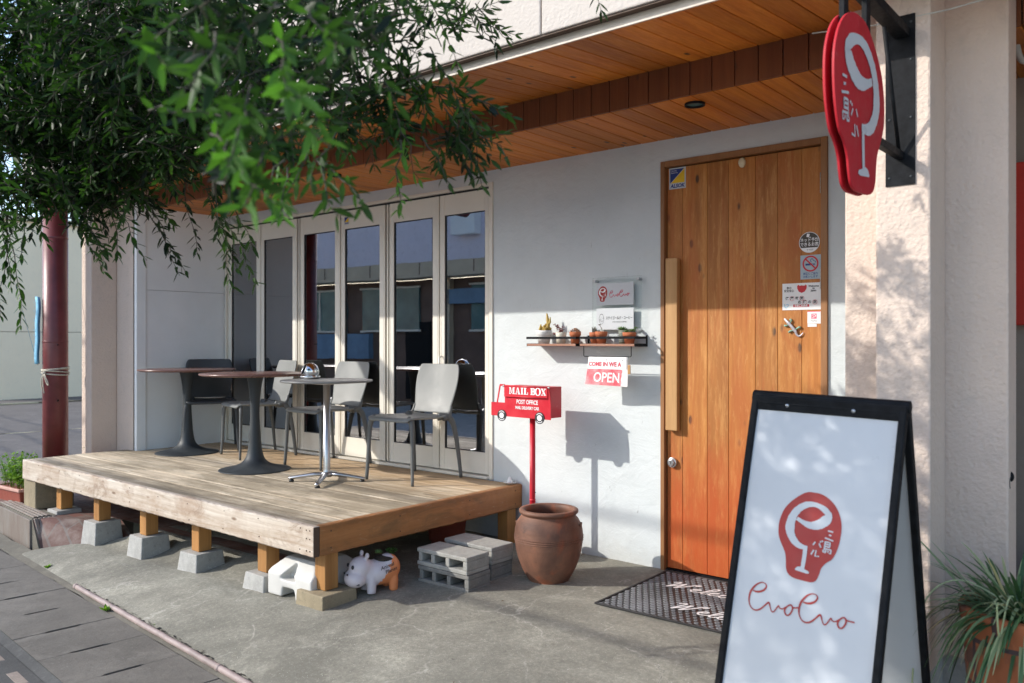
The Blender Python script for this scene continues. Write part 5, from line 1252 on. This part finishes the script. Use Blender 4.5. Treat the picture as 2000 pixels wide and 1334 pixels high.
for (a, l, dz) in ((3.5, .34, -.30), (5.3, .22, -.26), (4.6, .30, .10)):
    d = Vector((math.cos(a), math.sin(a), 0)); P = [Vector((0, 0, .52)), d * l * .55 + Vector((0, 0, .62)), d * l * .9 + Vector((0, 0, .52)), d * l + Vector((0, 0, .52 + dz))]; P = spline([tuple(p) for p in P], 6); g.tube(P, .0028, 6)
    for q in range(9): blade(g, P[-1], q * .7, rng.uniform(.03, .055), .03, .03, .006, 4)
m = NT('runner_straw', .6); m.base(m.ramp(m.rnd(), [(0, (.5, .38, .14)), (.3, (.25, .33, .14)), (1, (.4, .45, .25))])); g.build('runners', m.m, t)
t = thing('terracotta_planter', (-.30, 3.98, -.02), 'orange terracotta planter in the recess behind the right pillar', 'planter')
g = MB(); g.lathe([(0, 0), (.16, 0), (.22, .40), (.235, .40), (.235, .455), (.21, .455), (.2, .42), (0, .42)], 40); g.build('pot', M['terracotta'], t)
g = MB()
for i in range(70): a = rng.uniform(0, 2 * PI); r = rng.uniform(0, .16); blade(g, (r * math.cos(a), r * math.sin(a), .42), a, rng.uniform(.08, .2), rng.uniform(.04, .16), rng.uniform(.02, .12), .012)
g.build('leaves', M['grass'], t)
g = MB()
for i in range(60): a = rng.uniform(0, 2 * PI); r = rng.uniform(0, .05); blade(g, (r * math.cos(a), r * math.sin(a), 0), a, rng.uniform(.06, .17), rng.uniform(.06, .22), rng.uniform(.04, .2), .009)
o_ = g.build('grass_tuft', M['grass']); o_.location = (-.70, 3.30, -.09); tag(o_, 'dark grass tuft on the ground between pillar and terracotta pot', 'grass tuft')
g = MB(); g.box(-.70, .2, 4.385, 4.447, 1.455, 2.20); tag(g.build('red_panel', M['red_panel'], bevel=.006), 'plain red panel on the recess wall right of the pillar', 'panel')
g = MB(); P = [(-.555 + .03 * math.cos(a), 3.95, 2.66 + .13 * math.sin(a)) for a in [R(70 + i * 22) for i in range(16)]]; g.tube(spline(P, 4), .013, 10)
tag(g.build('coiled_hose', M['cable']), 'pale hose looped high in the recess right of the pillar', 'hose')
g = MB(); g.sphere((0, 0, 0), (.014, .012, .02), 10, 8); g.tube([(0, -.01, 0), (0, -.03, -.012), (0, -.03, -.03), (.0, -.022, -.04)], .005, 8)
o_ = g.build('wall_hook', M['black_metal']); o_.location = (-.552, 3.60, .87); tag(o_, 'small black hook on the edge of the right pillar', 'hook')

# ================================================================== POLE, BANNER, ROPE, LEFT PLANTER
t = thing('maroon_pole', (-7.92, 3.09, -.25), 'tall maroon street pole with an arched top behind the deck', 'pole')
P = [(0, 0, 0), (0, 0, 2.95)] + [(0 + .02 * i, -.55 * (1 - math.cos(R(i * 11))), 2.95 + .55 * math.sin(R(i * 11))) for i in range(1, 9)] + [(.25, -2.4, 3.42)]
g = MB(); g.tube(P[:2], .103, 32); g.tube(P[1:], .103, 32); g.build('shaft', M['pole'], t)
for z in (2.55, 1.62):
    g = MB(); g.lathe([(.1035, z), (.105, z + .004), (.105, z + .012), (.1035, z + .016)], 32, cap=False); g.build('seam', M['pole'], t)
g = MB(); g.tube([(.1, -.02, 1.60), (.13, -.03, 1.60)], .006, 8); g.tube([(.1, -.02, 1.10), (.14, -.03, 1.11)], .006, 8); g.build('bolt', M['black_metal'], t)
# narrow blue cloth banner rolled against the pole
t = thing('cloth_banner', (-7.985, 2.985, 1.18), 'narrow blue cloth banner with white writing tied to the maroon pole', 'banner')
g = MB(); g.grid([[(.050 * math.cos(R(150 + 16 * i)) + .012 * math.sin(j * .5), .035 * math.sin(R(150 + 16 * i)) - .0 + .004 * math.sin(j), .60 - .60 * j / 12) for i in range(11)] for j in range(13)]); solidify(g.build('cloth', M['banner'], t), .003)
FBn = Face((-.010, -.040, .30), (math.cos(R(-38)), math.sin(R(-38)), 0), (0, 0, 1)); g = MB()
for i in range(7):
    for q in range(4):
        y_ = .24 - i * .075 + rng.uniform(-.02, .02); x_ = rng.uniform(-.018, .004)
        ribbon(g, FBn, [(x_, y_), (x_ + rng.uniform(-.004, .02), y_ + rng.uniform(-.018, .018))], .005, .006 + q * .0002)
g.build('lettering', M['white'], t)
t = thing('tied_rope', (-7.92, 3.09, 1.12), 'pale rope wound round the maroon pole and knotted in a bow', 'rope')
g = MB()
for k in range(4): g.tube([(.109 * math.cos(2 * PI * i / 40), .109 * math.sin(2 * PI * i / 40), .02 - k * .016 + .012 * math.sin(2 * PI * i / 40 + k * 1.4)) for i in range(41)], .0055, 8)
g.build('windings', M['rope'], t)
g = MB(); c0 = Vector((.045, -.112, -.02)); g.sphere(c0, .016, 10, 8)
for pts in ([(0, 0, 0), (-.03, -.01, -.05), (-.045, -.004, -.12), (-.038, .0, -.16)], [(0, 0, 0), (.0, -.012, -.06), (-.006, -.004, -.13), (-.002, 0, -.18)], [(0, 0, 0), (.045, -.006, -.03), (.072, .006, -.09), (.055, .008, -.105), (.035, 0, -.07), (.01, -.005, -.01)]):
    g.tube(spline([tuple(c0 + Vector(p)) for p in pts], 5), .0048, 8)
g.build('bow', M['rope'], t)
g = MB(); g.tube([(-7.99, 2.97, 1.17), (-8.35, 2.86, 2.1), (-8.6, 2.8, 2.7)], .0035, 6); tag(g.build('guy_cord', M['cable']), 'thin cord running from the maroon pole up into the tree', 'cord')
t = thing('trough_planter', (-7.84, 2.80, -.018), 'faded red plastic trough planter with a bushy green plant left of the deck', 'planter'); t.rotation_euler = (0, 0, R(4)); 
g = MB(); g.hexa([(-.30, -.07, 0), (.10, -.07, 0), (.10, .07, 0), (-.30, .07, 0)], [(-.33, -.09, .13), (.13, -.09, .13), (.13, .09, .13), (-.33, .09, .13)]); g.build('trough', M['planter_terra'], t, bevel=.008)
g = MB(); g.box(-.345, .145, -.105, -.08, .115, .142); g.box(-.345, .145, .08, .105, .115, .142); g.box(.12, .145, -.0795, .0795, .115, .142); g.box(-.345, -.32, -.0795, .0795, .115, .142); g.build('rim', M['planter_rim'], t, bevel=.006)
g = MB()
for i in range(80):
    x = rng.uniform(-.32, .12); a = rng.uniform(0, 2 * PI); h = rng.uniform(.10, .30); b = Vector((x, rng.uniform(-.06, .06), .13)); e = b + Vector((math.cos(a) * .09, math.sin(a) * .09, h)); g.tube([b, b.lerp(e, .6) + Vector((0, 0, .02)), e], .002, 5)
    for j in range(18):
        p = b.lerp(e, rng.uniform(.25, 1.05)) + Vector((rng.gauss(0, .012), rng.gauss(0, .012), rng.gauss(0, .008))); r_ = rng.uniform(.009, .020); el = rng.uniform(-.2, .9); q = rng.uniform(0, 2 * PI); d = Vector((math.cos(q) * math.cos(el), math.sin(q) * math.cos(el), math.sin(el))); sd = d.cross(Vector((0, 0, 1))).normalized()
        g.add([p, p + d * r_ + sd * r_ * .8, p + d * r_ * 2, p + d * r_ - sd * r_ * .8], [(0, 1, 2, 3)])
g.build('plant', M['leaf_lime'], t)
g = MB()
for i in range(16):
    b = Vector((rng.uniform(-.05, .05), rng.uniform(-.05, .05), 0)); e = b + Vector((rng.uniform(-.06, .06), rng.uniform(-.06, .06), rng.uniform(.35, .52))); g.tube([b, e], .003, 5)
    for j in range(18):
        p = b.lerp(e, rng.uniform(.4, 1)); r_ = .014; q = rng.uniform(0, 2 * PI); d = Vector((math.cos(q), math.sin(q), rng.uniform(-.2, .8))).normalized(); sd = d.cross(Vector((0, 0, 1))).normalized(); g.add([p, p + d * r_ + sd * r_ * .6, p + d * r_ * 2, p + d * r_ - sd * r_ * .6], [(0, 1, 2, 3)])
o_ = g.build('young_plant', M['leaf_lime']); o_.location = (-7.86, 3.42, -.03); tag(o_, 'bright green young plant behind the deck between pole and pillar', 'plant')
g = MB(); g.hexa([(-8.6, 3.15, -.3), (-8.05, 3.1, -.3), (-8.05, 3.3, -.3), (-8.6, 3.35, -.3)], [(-8.6, 3.15, -.10), (-8.05, 3.1, -.10), (-8.05, 3.3, -.10), (-8.6, 3.35, -.10)]); struct(g, 'kerb', M['slab'], bevel=.01)
g = MB(); g.box(-.3, .3, -.22, .22, 0, .012); o_ = g.build('green_sheet', simple('green_tarp', (.12, .26, .22), .5, var=.2), bevel=.002); o_.location = (-9.35, 3.7, -.24); tag(o_, 'flat faded green sheet lying at the edge of the parking lot', 'sheet')

# ================================================================== PARKING LOT AND NEIGHBOURS
t = thing('neighbour_building', (-31, 12, -.4), 'plain pale rendered building wall across the parking lot', 'building')
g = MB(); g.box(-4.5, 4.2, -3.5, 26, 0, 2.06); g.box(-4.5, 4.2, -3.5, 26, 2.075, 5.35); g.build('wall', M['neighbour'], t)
g = MB(); g.box(-4.55, 4.32, -3.6, 26.1, 5.351, 5.5); g.build('coping', M['opp_band'], t)
g = MB()
for y in (-1.7, 3.1): g.tube([(4.25, y, .1), (4.25, y, 5.3)], .05, 10)
g.build('downpipe', M['slab'], t)
for k, (x, wob) in enumerate(((-24.3, .03), (-16.4, .02))):
    g = MB(); P = [(x + .05 * math.sin(i * 1.3), 1.5 + i * .45, -.285 + (k) * .0 + wob * math.sin(i * .9 + k) * .3) for i in range(40)]; 
    m = NT('twisted_rope', .8); wv = m.n('ShaderNodeTexWave'); wv.inputs['Scale'].default_value = 3.2; m.l(m.coord(), wv.inputs['Vector']); m.base(m.ramp(wv.outputs['Fac'], [(.45, (.55, .48, .30)), (.55, (.12, .10, .06))]))
    g.tube(P, .022, 8); tag(g.build('marking_rope', m.m), ('far' if k == 0 else 'nearer') + ' striped rope marking the parking bays', 'rope', 'ropes across the parking lot')
# building across the street (seen in the glass)
def oblk(mb, s0, s1, t0, t1, z0, z1):
    q = [road(s, t_, 0, 0) for s, t_ in ((s0, t0), (s1, t0), (s1, t1), (s0, t1))]; mb.hexa([(p.x, p.y, z0) for p in q], [(p.x, p.y, z1) for p in q])
TO = -10.6
t = thing('opposite_building', (0, 0, 0), 'pale mauve shop building across the street, mirrored in the glass doors', 'building')
g = MB(); oblk(g, 4, 25, TO - 4, TO, 3.62, 5.6); g.build('upper_wall', M['opp_wall'], t)
g = MB(); oblk(g, 4, 25, TO - .2, TO + .45, 3.24, 3.60); oblk(g, 4, 25, TO - .2, TO + .50, 3.17, 3.2395); g.build('fascia', M['opp_band'], t)
g = MB(); oblk(g, 4, 25, TO - 4, TO - .3, -.4, 3.169); g.build('shopfront', M['opp_dark'], t)
for s0 in (5., 8.4, 12.6, 15.6, 18.8): 
    g = MB(); oblk(g, s0, s0 + 2.3, TO - .32, TO - .22, 1.72, 2.95); f_ = g.build('window', M['opp_glass'], t)
    g = MB(); oblk(g, s0 + 1.12, s0 + 1.18, TO - .219, TO - .19, 1.72, 2.95); oblk(g, s0 - .06, s0 + 2.36, TO - .219, TO - .17, 1.66, 1.72); oblk(g, s0 - .06, s0 + 2.36, TO - .219, TO - .17, 2.95, 3.0); g.build('frame', M['alu'], f_)
g = MB()
for i in range(11): oblk(g, 4.4 + i * 1.9, 4.4 + i * 1.9 + .03, TO + .451, TO + .457, 3.25, 3.59)
for i in range(6): oblk(g, 5.1 + i * 3.4, 5.12 + i * 3.4, TO + .001, TO + .006, 3.63, 5.59)
g.build('panel_joints', M['opp_dark'], t)
for s0 in (7.7, 11.4, 18.1, 23.2): 
    g = MB(); oblk(g, s0, s0 + .35, TO - .295, TO - .1, -.4, 3.165); g.build('column', M['opp_band'], t)
for s0 in (12.2, 17.): 
    g = MB(); oblk(g, s0, s0 + .95, TO - .29, TO - .24, -.3, 1.95); g.build('shop_door', M['black_metal'], t)
g = MB(); oblk(g, 10.2, 11., TO + .01, TO + .32, 4.3, 4.9); g.build('air_conditioner', M['white_paint'], t)
g = MB(); oblk(g, 15.6, 15.7, TO + .01, TO + .1, 3.62, 5.55); g.build('downpipe', M['opp_dark'], t)
g = MB()
for a, b, z0, z1 in ((14.5, 18.2, .85, 1.62), (9.0, 12., 2.45, 2.85), (20., 24.5, .6, 1.4)): oblk(g, a, b, TO - .31, TO - .1, z0, z1)
g.build('blue_cladding', M['opp_blue'], t)
g = MB(); oblk(g, 7.5, 9.6, TO, TO + .06, 4.95, 5.5); oblk(g, 14.5, 16.6, TO, TO + .06, 4.95, 5.5); g.build('upper_window', M['opp_glass'], t)
for k, (tt, z, sag) in enumerate(((-4.6, 4.75, .5), (-4.9, 4.45, .55), (-4.3, 5.3, .4))):
    g = MB(); P = [tuple(road(-16 + i * 2, tt, 0, z + sag * (((i - 14) / 14) ** 2) + .15 * math.sin(i * .8 + k))) for i in range(30)]; g.tube(P, .02, 6)
    tag(g.build('overhead_cable', M['black']), 'thin black utility cable over the street, mirrored in the glass doors', 'cable', 'utility cables over the street')

# ================================================================== FURNITURE BEHIND THE GLASS
def indoor_chair():
    t = thing('indoor_chair', (0, 0, .40), 'orange moulded chair close behind the middle glass doors', 'chair', 'orange chairs inside the cafe')
    g = MB(); g.grid([[(.21 * u, .19, lerp(.45, .82, v) ) if False else (.21 * u * (1 - .15 * abs(v - .5)), .16 + .10 * v + .02 * (1 - u * u), .46 + .36 * v) for u in [-1 + i / 5 for i in range(11)]] for v in [j / 6 for j in range(7)]]); solidify(g.build('backrest', M['orange'], t), .014)
    g = MB(); g.box(-.21, .21, -.22, .18, .44, .462); g.build('seat', M['orange'], t, bevel=.008)
    for x in (-.19, .19):
        for y in (-.2, .17): g = MB(); g.tube([(x, y, .44), (x * 1.15, y * 1.15, 0)], [.016, .011], 10); g.build('leg', M['chair_dark'], t)
    return t
t = thing('curtain', (-6.78, 4.72, .42), 'pale grey green curtain hanging inside behind the two leftmost glass doors', 'curtain')
g = MB(); g.grid([[(-.5 + i * .0125, .028 * math.sin(i * .9 + .3 * math.sin(i * .21)) , z) for i in range(81)] for z in (0, .7, 1.4, 2.08)]); solidify(g.build('cloth', simple('curtain_cloth', (.34, .40, .36), .9, var=.08), t), .003)
g = MB(); g.tube([(-.54, 0, 2.09), (.54, 0, 2.09)], .012, 10); g.build('rod', M['steel'], t)
c0 = indoor_chair()
for i, (x, y, a, lb) in enumerate([(-5.74, 4.98, R(165), None), (-6.15, 5.3, R(10), 'orange moulded chair deeper inside behind the pole reflection'), (-4.95, 6.9, R(180), 'orange moulded chair beside the white indoor tables'), (-4.25, 5.6, R(150), 'orange moulded chair inside behind the rightmost glass door')]):
    c_ = c0 if i == 0 else copy_tree(c0); c_.location = (x, y, .40); c_.rotation_euler = (0, 0, a)
    if lb: c_['label'] = lb
def indoor_table(x, y, lb):
    t = thing('indoor_table', (x, y, .40), lb, 'table', 'white tables inside the cafe')
    g = MB(); g.box(-.55, .55, -.35, .35, .70, .728); g.build('tabletop', M['white_paint'], t, bevel=.004)
    for s_ in (-.35, .35): g = MB(); g.tube([(s_, 0, .03), (s_, 0, .70)], .028, 12); g.box(s_ - .03, s_ + .03, -.28, .28, 0, .03); g.build('pedestal', M['black_metal'], t)
indoor_table(-6.55, 6.3, 'white topped indoor table seen through the fifth glass door'); indoor_table(-4.9, 6.2, 'white topped indoor table seen through the rightmost glass door')

# ================================================================== OLIVE TREE
nr = np.random.default_rng(11)
T = thing('olive_tree', (-2.75, .12, -.14), 'dense olive tree overhanging the pavement and the deck', 'tree')
o = np.array([-2.75, .12, -.14])
trunk = MB()
def limb(pts, r0, r1):
    q = spline(pts, 5); trunk.tube([np.array(p) - o for p in q], [lerp(r0, r1, i / (len(q) - 1)) * (1 + .06 * math.sin(i * 2.3)) for i in range(len(q))], 12)
limb([(-2.75, .12, -.2), (-2.78, .14, .5), (-2.70, .10, 1.1), (-2.74, .15, 1.7), (-2.8, .2, 2.1)], .11, .075)
limb([(-2.8, .2, 2.05), (-3.0, .6, 2.45), (-3.3, 1.1, 2.75), (-3.6, 1.5, 2.9)], .06, .02)
limb([(-2.8, .2, 2.05), (-2.5, .6, 2.5), (-2.1, 1.1, 2.75), (-1.75, 1.55, 2.6)], .055, .014)
limb([(-2.75, .18, 2.0), (-2.9, -.1, 2.5), (-3.1, -.3, 3.1)], .05, .02)
limb([(-2.6, .45, 2.4), (-1.9, .75, 2.45), (-1.3, .95, 2.25)], .03, .008)
limb([(-3.0, .6, 2.4), (-3.4, .8, 2.3), (-3.75, 1.1, 2.1)], .03, .008)
trunk.build('trunk', M['bark'], T)
TW = []; BR = set()   # twigs: list of point lists; BR: near sprays, sunlight put into their leaf colour
def twig_line(p, d, l, droop):
    p = np.array(p, float); d = np.array(d, float); d /= np.linalg.norm(d); pts = [p]
    for k in range(1, 6):
        pts.append(p + d * l * k / 5 + np.array([0, 0, -droop * l * (k / 5) ** 2]) + nr.normal(0, .006, 3))
    return pts
def cloud(c, r, n, heart=None, lmin=.13, lmax=.27, hollow=0.):
    c = np.array(c); r = np.array(r if isinstance(r, (tuple, list)) else (r, r, r))
    for i in range(n):
        u = nr.normal(size=3); u /= np.linalg.norm(u); rad = nr.uniform(hollow, 1) ** (1 / 3)
        p = c + u * r * rad; d = u * np.array([1, 1, .7]) + nr.normal(0, .7, 3) + np.array([0, 0, .05])
        TW.append(twig_line(p - d / np.linalg.norm(d) * .12, d, nr.uniform(lmin, lmax), nr.uniform(0, .35)))
# crown masses (world metres)
CL = [
 ((-3.655, 1.37, 2.634), (0.58, 0.45, 0.4), 260),
 ((-2.942, 1.544, 2.495), (0.48, 0.4, 0.36), 230),
 ((-3.863, 1.408, 2.341), (0.34, 0.32, 0.22), 130),
 ((-3.396, 1.585, 2.287), (0.32, 0.28, 0.22), 130),
 ((-3.542, 1.464, 2.088), (0.22, 0.2, 0.12), 50),
 ((-2.854, 1.617, 2.21), (0.22, 0.22, 0.18), 70),
 ((-3.096, 1.625, 2.074), (0.14, 0.14, 0.08), 22),
 ((-2.103, 1.401, 2.29), (0.28, 0.3, 0.24), 80),
 ((-1.92, 1.344, 2.034), (0.16, 0.18, 0.14), 30),
 ((-2.606, 1.823, 2.609), (0.4, 0.3, 0.3), 90),
 ((-1.998, 1.699, 2.351), (0.28, 0.25, 0.22), 60),
 ((-2.022, 1.679, 2.079), (0.15, 0.14, 0.12), 22),
 ((-1.887, 1.791, 2.159), (0.15, 0.14, 0.14), 20),
 ((-2.012, 2.107, 2.527), (0.13, 0.12, 0.12), 11),
 ((-1.776, 1.884, 2.063), (0.08, 0.08, 0.09), 7),
 ((-1.456, 0.889, 1.827), (0.06, 0.07, 0.08), 6),
 ((-1.345, 0.772, 1.944), (0.12, 0.1, 0.08), 7),
 ((-1.31, 1.011, 1.957), (0.12, 0.1, 0.08), 8),
 ((-1.297, 0.812, 1.71), (0.06, 0.06, 0.05), 4),
 ((-3.639, 1.384, 2.004), (0.3, 0.25, 0.1), 75),
 ((-3.421, 1.565, 2.014), (0.2, 0.2, 0.09), 40),
 ((-3.844, 1.633, 2.546), (0.4, 0.45, 0.35), 170),
 ((-3.623, 2.027, 2.621), (0.35, 0.3, 0.3), 90),
 ((-3.75, -0.3, 2.45), (0.32, 0.3, 0.3), 70),
 ((-3.95, 1.545, 2.661), (0.42, 0.45, 0.35), 220),
 ((-3.614, 1.825, 2.707), (0.4, 0.35, 0.3), 150),
 ((-3.863, 1.408, 2.187), (0.25, 0.3, 0.2), 90),
 ((-3.685, 1.766, 2.27), (0.3, 0.25, 0.16), 80),
 ((-2.9, 0.5, 2.8), (0.7, 0.45, 0.45), 230),
 ((-3.35, 0.05, 2.6), (0.5, 0.4, 0.45), 190),
 ((-3.8, -0.4, 2.95), (0.4, 0.35, 0.35), 80),
 ((-2.2, 0.55, 2.95), (0.5, 0.4, 0.35), 50)]
for c, r, n in CL: cloud(c, r, n)
# hanging sprays
SP = [
 ((-3.768, 1.276, 1.941), (-3.719, 1.317, 1.5), 3),
 ((-3.687, 1.344, 1.941), (-3.488, 1.299, 1.614), 2),
 ((-3.542, 1.464, 1.941), (-3.296, 1.459, 1.614), 3),
 ((-3.421, 1.565, 1.962), (-3.219, 1.523, 1.714), 2),
 ((-3.316, 1.653, 1.962), (-3.004, 1.702, 1.684), 2),
 ((-3.235, 1.72, 2.025), (-3.066, 1.651, 1.714), 1),
 ((-2.989, 1.715, 1.974), (-2.671, 1.769, 1.621), 3),
 ((-2.796, 1.665, 2.001), (-2.593, 1.624, 1.735), 2),
 ((-1.646, 1.152, 1.784), (-1.568, 1.006, 1.641), 2),
 ((-1.59, 1.198, 1.796), (-1.39, 1.154, 1.646), 2),
 ((-1.827, 1.631, 1.96), (-1.726, 1.505, 1.768), 1),
 ((-1.78, 1.67, 1.99), (-1.723, 1.718, 1.803), 2),
 ((-1.801, 1.863, 2.079), (-1.579, 1.838, 1.893), 3),
 ((-1.789, 1.873, 2.159), (-1.647, 1.991, 2.071), 3),
 ((-1.971, 2.142, 2.563), (-1.86, 2.234, 2.419), 3),
 ((-1.563, 1.221, 1.88), (-1.5, 1.063, 1.707), 2),
 ((-1.225, 0.767, 1.845), (-1.068, 0.582, 1.651), 1),
 ((-1.251, 0.745, 1.896), (-1.127, 0.638, 1.73), 1),
 ((-1.248, 0.852, 1.836), (-0.982, 0.758, 1.715), 1),
 ((-1.276, 0.829, 1.746), (-1.189, 0.691, 1.626), 2),
 ((-1.179, 0.91, 1.818), (-1.017, 0.834, 1.666), 1),
 ((-1.317, 0.795, 1.692), (-1.097, 0.768, 1.602), 2),
 ((-1.234, 0.864, 1.926), (-1.073, 0.788, 1.778), 1),
 ((-1.193, 0.898, 1.944), (-1.011, 0.839, 1.818), 1),
 ((-1.571, 0.793, 1.807), (-1.257, 0.74, 1.777), 1),
 ((-1.393, 0.731, 1.944), (-1.183, 0.696, 1.858), 1),
 ((-1.639, 2.418, 2.797), (-1.643, 2.415, 2.536), 1)]
for a, b, n in SP:
    a = np.array(a); b = np.array(b); L_ = np.linalg.norm(b - a)
    for i in range(n):
        j = nr.normal(0, .022, 3); l = L_ * nr.uniform(.75, 1.05); TW.append(twig_line(a + j, b - a + nr.normal(0, .13 * L_, 3), l, .05)); BR.add(len(TW) - 1) if np.linalg.norm(a - np.array([0, 0, 1.38])) < 2.6 else None
LV = []; LF = []; LR = []; tw = MB(); nv = 0
for ti, pts in enumerate(TW):
    P = np.array(pts); seg = np.linalg.norm(np.diff(P, axis=0), axis=1); Ltot = seg.sum(); cum = np.concatenate([[0], np.cumsum(seg)])
    tw.tube([p - o for p in P], [.0028, .0025, .002, .0017, .0014, .001], 4, cap=False)
    s_ = .025; a0 = nr.uniform(0, PI); k = 0; tone = nr.uniform(.35, 1.) if ti in BR else nr.uniform(0, .55)
    while s_ < Ltot + .001:
        i = min(len(seg) - 1, np.searchsorted(cum, s_, 'right') - 1); t_ = (s_ - cum[i]) / seg[i]; p = P[i] + (P[i + 1] - P[i]) * min(t_, 1); ax = (P[i + 1] - P[i]) / seg[i]
        h = np.cross(ax, [0, 0, 1.]); h = h / (np.linalg.norm(h) + 1e-6); v = np.cross(h, ax)
        for sg in (0, PI):
            a = a0 + k * PI / 2 + sg + nr.normal(0, .3); out = h * math.cos(a) + v * math.sin(a)
            tipk = s_ / Ltot; sp_ = nr.uniform(.7, 1.3) * (1 - .35 * tipk); d = ax * math.cos(sp_) + out * math.sin(sp_); d[2] -= .03; d /= np.linalg.norm(d)
            l = nr.uniform(.036, .064) * (1 - .3 * max(0, tipk - .6)); wd = l * nr.uniform(.11, .15); sd = np.cross(d, out); sd /= np.linalg.norm(sd) + 1e-6; up = np.cross(sd, d)
            cv = nr.uniform(-.004, .008); q = p - o
            LV += [q, q + d * l * .32 + sd * wd + up * .0012, q + d * l * .68 + sd * wd * .85 + up * (.0012 - cv * .4), q + d * l - up * cv, q + d * l * .68 - sd * wd * .85 + up * (.0012 - cv * .4), q + d * l * .32 - sd * wd + up * .0012, q + d * l * .34 - up * .0008, q + d * l * .68 - up * (.0008 + cv * .4)]
            LF += [(nv, nv + 6, nv + 1), (nv + 1, nv + 6, nv + 7, nv + 2), (nv + 2, nv + 7, nv + 3), (nv, nv + 5, nv + 6), (nv + 5, nv + 4, nv + 7, nv + 6), (nv + 4, nv + 3, nv + 7)]
            rr = min(1, max(0, tone + nr.uniform(-.15, .2) + .25 * max(0, tipk - .8))); LR += [rr] * 6; nv += 8
        s_ += nr.uniform(.022, .034); k += 1
me = bpy.data.meshes.new('crown'); me.from_pydata([tuple(v) for v in LV], [], LF); me.materials.append(M['olive']); at = me.attributes.new('rnd', 'FLOAT', 'FACE'); at.data.foreach_set('value', LR)
me.polygons.foreach_set('use_smooth', [True] * len(LF)); me.update(); ob = bpy.data.objects.new('crown', me); C.objects.link(ob); ob.parent = T
tw.build('twigs', M['twig'], T)
# ripening olives? none seen
